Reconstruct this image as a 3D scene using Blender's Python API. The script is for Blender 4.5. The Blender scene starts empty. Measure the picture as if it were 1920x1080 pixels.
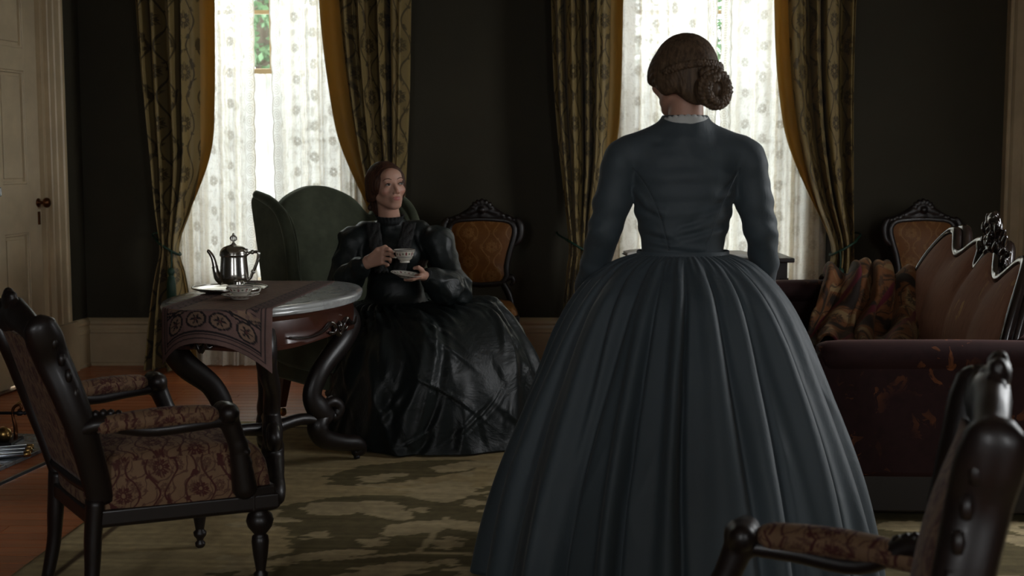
import bpy, bmesh, math, random
import numpy as np
from mathutils import Vector, Matrix, noise as mnoise

random.seed(7)
rng = np.random.default_rng(11)
PI = math.pi
sc = bpy.context.scene
COL = sc.collection

# ------------------------------------------------------------------ camera
cam_d = bpy.data.cameras.new('camera')
cam = bpy.data.objects.new('camera', cam_d)
COL.objects.link(cam)
cam.location = (0.0, 0.0, 1.30)
cam.rotation_euler = (math.radians(90) - math.atan(0.1), 0, 0)
cam_d.sensor_width = 36.0
cam_d.lens = 2500.0 / 1920.0 * 36.0
cam_d.clip_start = 0.05
cam_d.dof.use_dof = True
cam_d.dof.focus_distance = 5.0
cam_d.dof.aperture_fstop = 4.5
sc.camera = cam

# ------------------------------------------------------------------ sky, portals, exposure
SKY = 10.0
world = bpy.data.worlds.new('overcast_sky')
sc.world = world
world.use_nodes = True
bg = world.node_tree.nodes['Background']
bg.inputs[0].default_value = (0.96, 0.98, 1.0, 1)
bg.inputs[1].default_value = SKY
vs = sc.view_settings
vs.view_transform = 'Standard'
vs.look = 'None'
vs.gamma = 1.0
vs.use_curve_mapping = False
vs.exposure = 0.15
sc.display_settings.display_device = 'sRGB'

# room: x -2.6 (left) .. 3.55 (right), y -1.6 (behind the camera) .. 8.2 (window wall), z 0 .. 3.4
YB, ZC, YR, XR = 8.2, 3.4, -1.6, 3.55
WALL_T = 0.34
WIN = [(-1.51, 0.53), (1.24, 0.53)]          # centre x, half width of the two far windows
WZ0, WZ1 = 0.50, 2.95
REAR_FILL_WIN = [(-1.5, 0.42), (1.7, 0.42)]       # unseen windows added behind the camera to let in fill light
RZ0, RZ1 = 0.9, 2.7
SIDE_FILL_WIN = [(4.95, 0.60)]                      # unseen window added in the right wall for light from the side
SZ0, SZ1 = 0.75, 2.85
def portal(name, loc, rot, sx, sy):
    l = bpy.data.lights.new(name, 'AREA')
    l.shape = 'RECTANGLE'; l.size = sx; l.size_y = sy
    l.cycles.is_portal = True
    o = bpy.data.objects.new(name, l)
    o.location = loc; o.rotation_euler = rot
    COL.objects.link(o)
for cx, hw in WIN:
    portal('window_portal', (cx, YB + WALL_T + 0.02, (WZ0 + WZ1) / 2), (math.radians(-90), 0, 0), hw * 2, WZ1 - WZ0)
for cx, hw in REAR_FILL_WIN:
    portal('window_portal', (cx, YR - 0.3, (RZ0 + RZ1) / 2), (math.radians(90), 0, 0), hw * 2, RZ1 - RZ0)

for cy, hw in SIDE_FILL_WIN:
    portal('window_portal', (XR + 0.25, cy, (SZ0 + SZ1) / 2), (math.radians(90), 0, math.radians(90)), hw * 2, SZ1 - SZ0)

# ------------------------------------------------------------------ object helpers
def link(o, parent=None):
    COL.objects.link(o)
    if parent is not None:
        o.parent = parent
    return o

def tag(o, label=None, cat=None, group=None, kind=None):
    if label: o['label'] = label
    if cat: o['category'] = cat
    if group: o['group'] = group
    if kind: o['kind'] = kind
    return o

def thing(name, label, cat, loc=(0, 0, 0), rz=0.0, group=None):
    o = bpy.data.objects.new(name, None)
    o.empty_display_size = 0.1
    o.location = loc
    o.rotation_euler = (0, 0, rz)
    link(o)
    return tag(o, label, cat, group)

def copy_tree(o, parent=None):
    c = o.copy()
    link(c, parent)
    for ch in list(o.children):
        copy_tree(ch, c)
    return c

def box_uv(me):
    n = len(me.loops)
    if n == 0: return
    co = np.empty(len(me.vertices) * 3, np.float32); me.vertices.foreach_get('co', co); co = co.reshape(-1, 3)
    vi = np.empty(n, np.int32); me.loops.foreach_get('vertex_index', vi)
    pn = np.empty(len(me.polygons) * 3, np.float32); me.polygons.foreach_get('normal', pn); pn = np.abs(pn.reshape(-1, 3))
    lt = np.empty(len(me.polygons), np.int32); me.polygons.foreach_get('loop_total', lt)
    ax = np.repeat(np.argmax(pn, axis=1), lt)
    c = co[vi]
    uv = np.where((ax == 0)[:, None], c[:, [1, 2]], np.where((ax == 1)[:, None], c[:, [0, 2]], c[:, [0, 1]]))
    l = me.uv_layers.new(name='UVMap')
    l.data.foreach_set('uv', uv.astype(np.float32).ravel())

def make(name, verts, faces, mat, parent=None, smooth=True, uv=None, col=None, angle=None, bevel=0.0, subd=0, kind=None):
    me = bpy.data.meshes.new(name)
    verts = np.asarray(verts, dtype=np.float64)
    me.from_pydata(verts.tolist(), [], faces if isinstance(faces, list) else faces.tolist())
    me.validate(clean_customdata=False)
    me.update()
    if uv is None:
        box_uv(me)
    else:
        l = me.uv_layers.new(name='UVMap')
        vi = np.empty(len(me.loops), np.int32); me.loops.foreach_get('vertex_index', vi)
        l.data.foreach_set('uv', np.asarray(uv, np.float32)[vi].ravel())
    if col is not None:
        a = me.color_attributes.new('Col', 'FLOAT_COLOR', 'POINT')
        cc = np.ones((len(verts), 4), np.float32); cc[:, :3] = col
        a.data.foreach_set('color', cc.ravel())
    if mat is not None: me.materials.append(mat)
    if smooth:
        me.polygons.foreach_set('use_smooth', np.ones(len(me.polygons), bool))
        if angle is not None:
            me.set_sharp_from_angle(angle=math.radians(angle))
    o = bpy.data.objects.new(name, me)
    link(o, parent)
    if bevel:
        m = o.modifiers.new('bevel', 'BEVEL'); m.width = bevel; m.segments = 3; m.limit_method = 'ANGLE'
        m.angle_limit = math.radians(35)
    if subd:
        m = o.modifiers.new('subd', 'SUBSURF'); m.levels = subd; m.render_levels = subd
    if kind: o['kind'] = kind
    return o

class MB:
    """collects simple shapes that together are one part"""
    def __init__(s): s.v = []; s.f = []; s.uv = []
    def add(s, v, f):
        b = len(s.v)
        s.v += [tuple(p) for p in v]; s.f += [tuple(b + i for i in q) for q in f]
        return s
    def box(s, x0, x1, y0, y1, z0, z1):
        v = [(x, y, z) for x in (x0, x1) for y in (y0, y1) for z in (z0, z1)]
        return s.add(v, [(0, 1, 3, 2), (4, 6, 7, 5), (0, 4, 5, 1), (2, 3, 7, 6), (0, 2, 6, 4), (1, 5, 7, 3)])
    def lathe(s, prof, n=24, c=(0, 0, 0), axis='z', ex=1.0, ey=1.0):
        v = []; f = []
        for r, z in prof:
            for k in range(n):
                a = 2 * PI * k / n
                p = (r * ex * math.cos(a), r * ey * math.sin(a), z)
                if axis == 'x': p = (p[2], p[0], p[1])
                elif axis == 'y': p = (p[0], p[2], p[1])
                v.append((c[0] + p[0], c[1] + p[1], c[2] + p[2]))
        m = len(prof)
        for i in range(m - 1):
            for k in range(n):
                q = (i * n + k, i * n + (k + 1) % n, (i + 1) * n + (k + 1) % n, (i + 1) * n + k)
                f.append(q if axis != 'y' else q[::-1])
        if prof[0][0] > 1e-6: f.append(tuple(range(n))[::-1] if axis != 'y' else tuple(range(n)))
        if prof[-1][0] > 1e-6:
            t = tuple((m - 1) * n + k for k in range(n)); f.append(t if axis != 'y' else t[::-1])
        return s.add(v, f)
    def tube(s, pts, rad, n=10, smooth=4, flat=(1, 1), up=None, closed=False):
        P, R = spline(pts, rad, smooth, closed)
        v, f = sweep(P, R, n, flat, up, closed)
        return s.add(v, f)
    def prism(s, outline, t0, t1, axis='y'):
        """outline list of (a,b); extruded along axis"""
        n = len(outline); v = []
        for t in (t0, t1):
            for a, b in outline:
                v.append((a, t, b) if axis == 'y' else (t, a, b) if axis == 'x' else (a, b, t))
        f = [tuple(range(n))[::-1], tuple(range(n, 2 * n))]
        f += [(i, (i + 1) % n, n + (i + 1) % n, n + i) for i in range(n)]
        return s.add(v, f)
    def build(s, name, mat, parent=None, fixn=True, **kw):
        o = make(name, s.v, s.f, mat, parent, **kw)
        if fixn:
            bm = bmesh.new(); bm.from_mesh(o.data); bmesh.ops.recalc_face_normals(bm, faces=bm.faces); bm.to_mesh(o.data); bm.free()
        return o

def spline(pts, rad, sub=4, closed=False):
    P = [np.array(p, float) for p in pts]
    n = len(P)
    R = list(rad) if hasattr(rad, '__len__') else [rad] * n
    if sub <= 1: return np.array(P), np.array(R, float)
    op = []; orr = []
    last = n if closed else n - 1
    for i in range(last):
        if closed:
            p0, p1, p2, p3 = P[i - 1], P[i], P[(i + 1) % n], P[(i + 2) % n]; r1, r2 = R[i], R[(i + 1) % n]
        else:
            p0, p1, p2, p3 = P[max(i - 1, 0)], P[i], P[i + 1], P[min(i + 2, n - 1)]; r1, r2 = R[i], R[i + 1]
        for k in range(sub):
            t = k / sub
            op.append(0.5 * ((2 * p1) + (-p0 + p2) * t + (2 * p0 - 5 * p1 + 4 * p2 - p3) * t * t + (-p0 + 3 * p1 - 3 * p2 + p3) * t ** 3))
            orr.append(r1 + (r2 - r1) * (t * t * (3 - 2 * t)))
    if not closed:
        op.append(P[-1]); orr.append(R[-1])
    return np.array(op), np.array(orr, float)

def sweep(P, R, n=10, flat=(1, 1), up=None, closed=False):
    m = len(P)
    T = np.gradient(P, axis=0) if not closed else np.roll(P, -1, 0) - np.roll(P, 1, 0)
    T /= np.linalg.norm(T, axis=1)[:, None] + 1e-12
    v = []; f = []
    ref = np.array(up, float) if up is not None else None
    N = None
    for i in range(m):
        t = T[i]
        if ref is not None:
            a = np.cross(ref, t)
            if np.linalg.norm(a) < 1e-4: a = np.cross((0.3, 1, 0.2), t)
            a /= np.linalg.norm(a)
        else:
            if N is None:
                h = np.array((0, 0, 1.0)) if abs(t[2]) < 0.9 else np.array((1.0, 0, 0))
                N = np.cross(h, t)
            N = N - t * (N @ t); N /= np.linalg.norm(N) + 1e-12
            a = N
        b = np.cross(t, a)
        for k in range(n):
            w = 2 * PI * k / n
            v.append(P[i] + R[i] * (a * math.cos(w) * flat[0] + b * math.sin(w) * flat[1]))
    rows = m if closed else m - 1
    for i in range(rows):
        j = (i + 1) % m
        for k in range(n):
            f.append((i * n + k, i * n + (k + 1) % n, j * n + (k + 1) % n, j * n + k))
    if not closed:
        f.append(tuple(range(n))[::-1]); f.append(tuple((m - 1) * n + k for k in range(n)))
    return v, f

def grid_faces(nu, nv, closed_u=False):
    """verts indexed [v*nu+u]"""
    i = np.arange(nv - 1)[:, None] * nu
    k = np.arange(nu if closed_u else nu - 1)[None, :]
    k2 = (k + 1) % nu
    q = np.stack([i + k, i + k2, i + nu + k2, i + nu + k], -1).reshape(-1, 4)
    return q

def crom(xs, ys, x):
    """smooth monotone-ish interpolation"""
    xs = np.asarray(xs, float); ys = np.asarray(ys, float)
    if xs[0] > xs[-1]: xs = xs[::-1]; ys = ys[::-1]
    m = np.gradient(ys, xs)
    x = np.clip(x, xs[0], xs[-1])
    i = np.clip(np.searchsorted(xs, x) - 1, 0, len(xs) - 2)
    h = xs[i + 1] - xs[i]; t = (x - xs[i]) / h
    return ((1 + 2 * t) * (1 - t) ** 2) * ys[i] + t * (1 - t) ** 2 * h * m[i] + t * t * (3 - 2 * t) * ys[i + 1] + t * t * (t - 1) * h * m[i + 1]

def sstep(a, b, x):
    t = np.clip((x - a) / (b - a), 0, 1); return t * t * (3 - 2 * t)

# ------------------------------------------------------------------ smooth implicit surfaces (one continuous skin)
def rotz(a): c, s = math.cos(a), math.sin(a); return np.array([[c, -s, 0], [s, c, 0], [0, 0, 1.0]])
def rotx(a): c, s = math.cos(a), math.sin(a); return np.array([[1.0, 0, 0], [0, c, -s], [0, s, c]])
def roty(a): c, s = math.cos(a), math.sin(a); return np.array([[c, 0, s], [0, 1.0, 0], [-s, 0, c]])

class SDF:
    def __init__(s, lo, hi, h):
        s.lo = np.array(lo, float); s.h = h
        s.n = np.ceil((np.array(hi) - s.lo) / h).astype(int) + 1
        s.V = np.full(s.n, 1.0, np.float32)
        s.R = np.eye(3); s.t = np.zeros(3)
    def frame(s, R=None, t=None):
        s.R = np.eye(3) if R is None else R
        s.t = np.zeros(3) if t is None else np.array(t, float)
    def w(s, p): return s.R @ np.array(p, float) + s.t
    def _grid(s, a, b):
        i0 = np.clip(np.floor((a - s.lo) / s.h).astype(int), 0, s.n); i1 = np.clip(np.ceil((b - s.lo) / s.h).astype(int) + 1, 0, s.n)
        if np.any(i1 <= i0): return None, None
        ax = [(s.lo[k] + s.h * np.arange(i0[k], i1[k])).astype(np.float32) for k in range(3)]
        return tuple(slice(i0[k], i1[k]) for k in range(3)), np.meshgrid(*ax, indexing='ij', sparse=True)
    def _mix(s, sl, d, k, sub):
        v = s.V[sl]
        if sub:
            d = -d
            h = np.clip(0.5 - 0.5 * (v - d) / k, 0, 1)
            s.V[sl] = v + (d - v) * h + k * h * (1 - h)
        else:
            h = np.clip(0.5 + 0.5 * (v - d) / k, 0, 1)
            s.V[sl] = v + (d - v) * h - k * h * (1 - h)
    def cap(s, a, b, ra, rb=None, k=0.012, sub=False):
        rb = ra if rb is None else rb
        a = s.w(a); b = s.w(b); m = max(ra, rb) + k + 3 * s.h
        sl, g = s._grid(np.minimum(a, b) - m, np.maximum(a, b) + m)
        if sl is None: return s
        ab = b - a; L = float(ab @ ab) + 1e-12
        px, py, pz = g[0] - a[0], g[1] - a[1], g[2] - a[2]
        t = np.clip((px * ab[0] + py * ab[1] + pz * ab[2]) / L, 0, 1)
        d = np.sqrt((px - t * ab[0]) ** 2 + (py - t * ab[1]) ** 2 + (pz - t * ab[2]) ** 2) - (ra + (rb - ra) * t)
        s._mix(sl, d.astype(np.float32), k, sub); return s
    def chain(s, pts, rads, k=0.01):
        for i in range(len(pts) - 1): s.cap(pts[i], pts[i + 1], rads[i], rads[i + 1], k)
        return s
    def ell(s, c, r, R=None, k=0.012, sub=False):
        Rm = s.R if R is None else s.R @ R
        c = s.w(c); r = np.array(r if hasattr(r, '__len__') else (r, r, r), float)
        e = np.sqrt((Rm ** 2) @ (r ** 2)) + k + 3 * s.h
        sl, g = s._grid(c - e, c + e)
        if sl is None: return s
        px, py, pz = g[0] - c[0], g[1] - c[1], g[2] - c[2]
        q = [(Rm[0, i] * px + Rm[1, i] * py + Rm[2, i] * pz) for i in range(3)]
        k0 = np.sqrt(sum((q[i] / r[i]) ** 2 for i in range(3)))
        k1 = np.sqrt(sum((q[i] / r[i] ** 2) ** 2 for i in range(3))) + 1e-6
        s._mix(sl, (k0 * (k0 - 1) / k1).astype(np.float32), k, sub); return s
    def mesh(s):
        V = s.V; I = V < 0
        nx, ny, nz = V.shape
        cnt = np.zeros((nx - 1, ny - 1, nz - 1), np.int8)
        for i in (0, 1):
            for j in (0, 1):
                for k in (0, 1): cnt += I[i:nx - 1 + i, j:ny - 1 + j, k:nz - 1 + k]
        act = (cnt > 0) & (cnt < 8)
        C = np.argwhere(act)
        idx = np.full(act.shape, -1, np.int32); idx[act] = np.arange(len(C))
        acc = np.zeros((len(C), 3)); num = np.zeros(len(C))
        cor = [(i, j, k) for i in (0, 1) for j in (0, 1) for k in (0, 1)]
        for a in cor:
            for ax in range(3):
                if a[ax] == 1: continue
                b = list(a); b[ax] = 1
                va = V[C[:, 0] + a[0], C[:, 1] + a[1], C[:, 2] + a[2]]; vb = V[C[:, 0] + b[0], C[:, 1] + b[1], C[:, 2] + b[2]]
                m = (va < 0) != (vb < 0)
                t = np.where(m, va / np.where(m, va - vb, 1), 0)
                p = np.tile(np.array(a, float), (len(C), 1)); p[:, ax] += t
                acc += p * m[:, None]; num += m
        P = (C + acc / num[:, None]) * s.h + s.lo
        F = []
        for ax in range(3):
            sl0 = [slice(None)] * 3; sl1 = [slice(None)] * 3
            sl0[ax] = slice(0, -1); sl1[ax] = slice(1, None)
            a = I[tuple(sl0)]; b = I[tuple(sl1)]
            E = np.argwhere(a != b)
            u, w = [(1, 2), (2, 0), (0, 1)][ax]
            E = E[(E[:, u] > 0) & (E[:, w] > 0) & (E[:, u] < V.shape[u] - 1) & (E[:, w] < V.shape[w] - 1)]
            if len(E) == 0: continue
            flip = ~a[E[:, 0], E[:, 1], E[:, 2]]
            q = []
            for du, dw in ((-1, -1), (0, -1), (0, 0), (-1, 0)):
                e = E.copy(); e[:, u] += du; e[:, w] += dw
                q.append(idx[e[:, 0], e[:, 1], e[:, 2]])
            q = np.stack(q, 1); q[flip] = q[flip][:, ::-1]
            F.append(q)
        return P, np.concatenate(F)

def relax(P, F, it=2, lam=0.5):
    """a little smoothing of an implicit mesh"""
    E = np.concatenate([F[:, [0, 1]], F[:, [1, 2]], F[:, [2, 3]], F[:, [3, 0]]])
    n = len(P)
    for _ in range(it):
        S = np.zeros_like(P); c = np.zeros(n)
        for k in range(3):
            S[:, k] = np.bincount(E[:, 0], P[E[:, 1], k], n) + np.bincount(E[:, 1], P[E[:, 0], k], n)
        c = np.bincount(E[:, 0], minlength=n) + np.bincount(E[:, 1], minlength=n)
        P = P + lam * (S / np.maximum(c, 1)[:, None] - P)
    return P

# ------------------------------------------------------------------ material helpers
class Sx:
    """a node socket with arithmetic"""
    def __init__(s, nt, sock): s.nt = nt; s.s = sock
    def m(s, op, *a):
        n = s.nt.nodes.new('ShaderNodeMath'); n.operation = op
        for i, x in enumerate((s,) + a):
            if isinstance(x, Sx): s.nt.links.new(x.s, n.inputs[i])
            else: n.inputs[i].default_value = x
        return Sx(s.nt, n.outputs[0])
    def __add__(s, o): return s.m('ADD', o)
    __radd__ = __add__
    def __sub__(s, o): return s.m('SUBTRACT', o)
    def __rsub__(s, o): return (s * -1.0) + o
    def __mul__(s, o): return s.m('MULTIPLY', o)
    __rmul__ = __mul__
    def __truediv__(s, o): return s.m('DIVIDE', o)
    def fract(s): return s.m('FRACT')
    def floor(s): return s.m('FLOOR')
    def sin(s): return s.m('SINE')
    def cos(s): return s.m('COSINE')
    def abs(s): return s.m('ABSOLUTE')
    def sqrt(s): return s.m('SQRT')
    def max(s, o): return s.m('MAXIMUM', o)
    def min(s, o): return s.m('MINIMUM', o)
    def step(s, a, b):
        n = s.nt.nodes.new('ShaderNodeMapRange'); n.interpolation_type = 'SMOOTHSTEP'
        s.nt.links.new(s.s, n.inputs[0])
        n.inputs[1].default_value = a; n.inputs[2].default_value = b
        return Sx(s.nt, n.outputs[0])

class Mat:
    def __init__(s, name, color=(0.5, 0.5, 0.5), rough=0.6, metal=0.0, spec=0.5, coat=0.0, sheen=0.0, sheen_tint=None):
        s.m = bpy.data.materials.new(name); s.m.use_nodes = True
        s.nt = s.m.node_tree; s.b = s.nt.nodes['Principled BSDF']; s.out = s.nt.nodes['Material Output']
        s.set('Base Color', (*color, 1)); s.set('Roughness', rough); s.set('Metallic', metal); s.set('Specular IOR Level', spec)
        if coat: s.set('Coat Weight', coat); s.set('Coat Roughness', 0.12)
        if sheen: s.set('Sheen Weight', sheen); s.set('Sheen Roughness', 0.4)
        if sheen_tint: s.set('Sheen Tint', (*sheen_tint, 1))
    def set(s, k, v): s.b.inputs[k].default_value = v
    def node(s, t): return s.nt.nodes.new(t)
    def lk(s, a, b): s.nt.links.new(a.s if isinstance(a, Sx) else a, b)
    def coord(s, which='UV', scale=(1, 1, 1), rot=0.0, obj=None):
        t = s.node('ShaderNodeTexCoord'); mp = s.node('ShaderNodeMapping')
        s.lk(t.outputs[which], mp.inputs[0]); mp.inputs['Scale'].default_value = scale; mp.inputs['Rotation'].default_value = (0, 0, rot)
        return mp.outputs[0]
    def noise(s, vec, scale=5, detail=3, rough=0.5, dist=0.0):
        n = s.node('ShaderNodeTexNoise'); s.lk(vec, n.inputs['Vector'])
        n.inputs['Scale'].default_value = scale; n.inputs['Detail'].default_value = detail
        n.inputs['Roughness'].default_value = rough; n.inputs['Distortion'].default_value = dist
        return Sx(s.nt, n.outputs[0])
    def noisec(s, vec, scale=5, detail=2):
        n = s.node('ShaderNodeTexNoise'); s.lk(vec, n.inputs['Vector']); n.inputs['Scale'].default_value = scale; n.inputs['Detail'].default_value = detail
        return n.outputs['Color']
    def wave(s, vec, scale=5, dist=2, detail=2, dscale=1, direction='X', typ='BANDS'):
        n = s.node('ShaderNodeTexWave'); s.lk(vec, n.inputs['Vector']); n.wave_type = typ
        if typ == 'BANDS': n.bands_direction = direction
        n.inputs['Scale'].default_value = scale; n.inputs['Distortion'].default_value = dist
        n.inputs['Detail'].default_value = detail; n.inputs['Detail Scale'].default_value = dscale
        return Sx(s.nt, n.outputs['Fac'])
    def xyz(s, vec):
        n = s.node('ShaderNodeSeparateXYZ'); s.lk(vec, n.inputs[0])
        return [Sx(s.nt, o) for o in n.outputs]
    def warp(s, vec, scale, amt):
        c = s.noisec(vec, scale)
        a = s.node('ShaderNodeVectorMath'); a.operation = 'MULTIPLY_ADD'
        s.lk(c, a.inputs[0]); a.inputs[1].default_value = (amt, amt, amt); s.lk(vec, a.inputs[2])
        return a.outputs[0]
    def mix(s, fac, a, b):
        n = s.node('ShaderNodeMix'); n.data_type = 'RGBA'
        for v, i in ((fac, 0), (a, 6), (b, 7)):
            if isinstance(v, Sx): s.nt.links.new(v.s, n.inputs[i])
            elif isinstance(v, tuple): n.inputs[i].default_value = (*v, 1) if len(v) == 3 else v
            elif isinstance(v, (int, float)): n.inputs[i].default_value = v
            else: s.nt.links.new(v, n.inputs[i])
        return n.outputs[2]
    def ramp(s, fac, stops):
        n = s.node('ShaderNodeValToRGB'); s.lk(fac, n.inputs[0])
        e = n.color_ramp.elements
        while len(e) < len(stops): e.new(0.5)
        for el, (p, c) in zip(e, stops): el.position = p; el.color = (*c, 1)
        return n.outputs[0]
    def color(s, sock): s.lk(sock, s.b.inputs['Base Color'])
    def bump(s, h, strength=0.3, dist=0.005, prev=None):
        n = s.node('ShaderNodeBump'); n.inputs['Strength'].default_value = strength; n.inputs['Distance'].default_value = dist
        s.lk(h, n.inputs['Height'])
        if prev is not None: s.lk(prev, n.inputs['Normal'])
        s.lk(n.outputs[0], s.b.inputs['Normal']); return n.outputs[0]
    def floral(s, vec, P, Q, wob=0.012, petals=6.0, stems=True):
        """half-drop damask: rosettes, leaves and winding stems; returns a 0..1 mask. vec in metres"""
        v = s.warp(vec, 1.0 / P * 1.3, wob)
        u, w, _ = s.xyz(v)
        up = u / P
        a = (up.fract() - 0.5)
        col = up.floor()
        b = ((w / Q) + col * 0.5).fract() - 0.5
        ax = a * P; by = b * Q
        r = (ax * ax + by * by).sqrt() / P
        th = by.m('ARCTAN2', ax)
        ros = ((th * petals).cos() * 0.055 + 0.19) - r
        m1 = ros.step(0.0, 0.03)
        core = r.step(0.045, 0.07)
        ring = 1.0 - (r - 0.115).abs().step(0.008, 0.022)
        m1 = m1 * core * (1.0 - ring * 0.85)
        # stems
        st = (a.abs() - ((b * (2 * PI)).cos() * 0.17 + 0.25)).abs()
        m2 = 1.0 - st.step(0.018, 0.04)
        # leaves around the half-drop point
        b2 = (b + 0.5).fract() - 0.5
        by2 = b2 * Q
        r2 = (ax * ax + by2 * by2).sqrt() / P
        th2 = by2.m('ARCTAN2', ax)
        lf = ((th2 * 3.0).sin().abs() * 0.20 + 0.09 + (th2 * 13.0).sin() * 0.022) - r2
        m3 = lf.step(0.0, 0.03) * r2.step(0.05, 0.09)
        vein = (th2 * 3.0).sin().abs().step(0.86, 0.99)
        m3 = m3 * (1.0 - vein * 0.6)
        # leaflets on stems
        n = s.noise(vec, 3.2 / P, 2, 0.5, 0.6)
        m4 = n.step(0.56, 0.60) * (1.0 - st.step(0.06, 0.15))
        return m1.max(m2).max(m3).max(m4) if stems else m1.max(m3).max(m4 * 0.6)
# ------------------------------------------------------------------ materials
def mk_wallpaper():
    m = Mat('wallpaper', (0.062, 0.056, 0.036), 0.75, spec=0.3)
    v = m.coord('Object'); n = m.noise(v, 2.2, 4); g = m.noise(m.coord('Object', (1, 1, 6)), 60, 2)
    m.color(m.mix(n, (0.028, 0.0245, 0.0145), (0.046, 0.039, 0.023)))
    m.bump(g, 0.25, 0.002); return m.m
def mk_paint(name, c, rough=0.4):
    m = Mat(name, c, rough)
    v = m.coord('Object'); n = m.noise(v, 3.5, 5, 0.6); w = m.noise(v, 45, 3)
    d = tuple(x * 0.80 for x in c)
    m.color(m.mix(n.step(0.35, 0.7), d, c)); m.bump(w, 0.12, 0.002); return m.m
def mk_floor(i):
    base = [(0.46, 0.135, 0.044), (0.415, 0.115, 0.037), (0.50, 0.152, 0.052), (0.435, 0.124, 0.042)][i]
    m = Mat('varnished_plank', base, 0.32, spec=0.4)
    v = m.coord('Object', (1.2, 16, 16)); g = m.noise(v, 3.0, 5, 0.6, 0.6)
    big = m.noise(m.coord('Object'), 1.4, 2)
    dk = tuple(x * 0.62 for x in base)
    m.color(m.mix((g * 0.75 + big * 0.35).step(0.30, 0.75), dk, base))
    m.lk(m.noise(m.coord('Object', (0.4, 3, 1)), 5, 3) * 0.08 + 0.27, m.b.inputs['Roughness'])
    m.bump(g, 0.06, 0.002); return m.m
def mk_wood(name, c, rough=0.32, coat=0.35):
    m = Mat(name, c, rough, coat=coat)
    v = m.coord('Object', (9, 9, 2.0)); g = m.noise(v, 3, 5, 0.6, 0.8)
    m.color(m.mix(g, tuple(x * 0.55 for x in c), c)); m.bump(m.noise(m.coord('Object'), 90, 3), 0.10, 0.002); return m.m
def mk_lace():
    m = Mat('lace'); nt = m.nt
    v = m.coord('UV')
    f = m.floral(v, 0.135, 0.185, 0.035, stems=False)
    f2 = m.floral(m.coord('UV', (1, 1, 1), 0.9), 0.075, 0.09, 0.02, 5.0)
    u, w, _ = m.xyz(v)                       # u = metres from the scalloped edge
    bw = 0.075
    b = (w / bw).fract() - 0.5
    r = ((u - 0.034) * (u - 0.034) + b * b * (bw * bw)).sqrt()
    rings = ((r * (2 * PI / 0.0135)).sin() * 0.5 + 0.5).step(0.35, 0.75) * (1.0 - r.step(0.030, 0.036))
    edge = 1.0 - (u - 0.004).abs().step(0.003, 0.006)
    inb = 1.0 - u.step(0.066, 0.070)
    line = 1.0 - (u - 0.072).abs().step(0.0015, 0.004)
    pat = (f.max(f2 * 0.35)) * (1.0 - inb)
    pat = pat.max(rings * 0.8).max(edge).max(line * 0.7)
    tcol = m.mix(pat, (0.412, 0.412, 0.412), (0.190, 0.184, 0.172))
    fold = m.noise(m.coord('UV', (9, 0.25, 1)), 1.0, 2).step(0.46, 0.66)
    tcol = m.mix(fold * 0.22, tcol, (0.27, 0.267, 0.262))
    tr = m.node('ShaderNodeBsdfTranslucent'); nt.links.new(tcol, tr.inputs[0])
    df = m.node('ShaderNodeBsdfDiffuse'); df.inputs[0].default_value = (0.46, 0.42, 0.34, 1)
    ad = m.node('ShaderNodeAddShader'); nt.links.new(tr.outputs[0], ad.inputs[0]); nt.links.new(df.outputs[0], ad.inputs[1])
    tp = m.node('ShaderNodeBsdfTransparent')
    mx = m.node('ShaderNodeMixShader')
    m.lk(pat * 0.06 + 0.93, mx.inputs[0])
    nt.links.new(tp.outputs[0], mx.inputs[1]); nt.links.new(ad.outputs[0], mx.inputs[2])
    nt.links.new(mx.outputs[0], m.out.inputs[0]); return m.m
def mk_sheer():
    m = Mat('muslin'); nt = m.nt
    v = m.coord('UV', (10, 0.5, 1)); n = m.noise(v, 1.5, 2)
    c = m.mix(n.step(0.3, 0.7), (0.50, 0.50, 0.485), (0.62, 0.62, 0.60))
    tr = m.node('ShaderNodeBsdfTranslucent'); nt.links.new(c, tr.inputs[0])
    tp = m.node('ShaderNodeBsdfTransparent'); mx = m.node('ShaderNodeMixShader'); mx.inputs[0].default_value = 0.85
    nt.links.new(tp.outputs[0], mx.inputs[1]); nt.links.new(tr.outputs[0], mx.inputs[2]); nt.links.new(mx.outputs[0], m.out.inputs[0]); return m.m
def mk_cloth_translucent(name, c, t=0.35, damask=None):
    m = Mat(name, c, 0.55, spec=0.35, sheen=0.15); nt = m.nt
    col = None
    if damask:
        f = m.floral(m.coord('UV'), 0.20, 0.30, 0.03)
        n = m.noise(m.coord('UV'), 4, 3)
        col = m.mix(f, c, damask); col = m.mix(n.step(0.45, 0.8) * 0.35, col, tuple(x * 0.5 for x in c))
        m.color(col)
    m.bump(m.noise(m.coord('UV', (1, 3, 1)), 260, 2), 0.12, 0.001)
    tr = m.node('ShaderNodeBsdfTranslucent'); tr.inputs[0].default_value = (*c, 1)
    if col is not None: nt.links.new(col, tr.inputs[0])
    mx = m.node('ShaderNodeMixShader'); mx.inputs[0].default_value = t
    nt.links.new(m.b.outputs[0], mx.inputs[1]); nt.links.new(tr.outputs[0], mx.inputs[2]); nt.links.new(mx.outputs[0], m.out.inputs[0]); return m.m
def mk_glass():
    m = Mat('window_glass'); nt = m.nt
    tp = m.node('ShaderNodeBsdfTransparent'); tp.inputs[0].default_value = (0.93, 0.96, 0.95, 1)
    gl = m.node('ShaderNodeBsdfGlossy'); gl.inputs['Roughness'].default_value = 0.03
    mx = m.node('ShaderNodeMixShader'); mx.inputs[0].default_value = 0.05
    nt.links.new(tp.outputs[0], mx.inputs[1]); nt.links.new(gl.outputs[0], mx.inputs[2]); nt.links.new(mx.outputs[0], m.out.inputs[0]); return m.m
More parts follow.
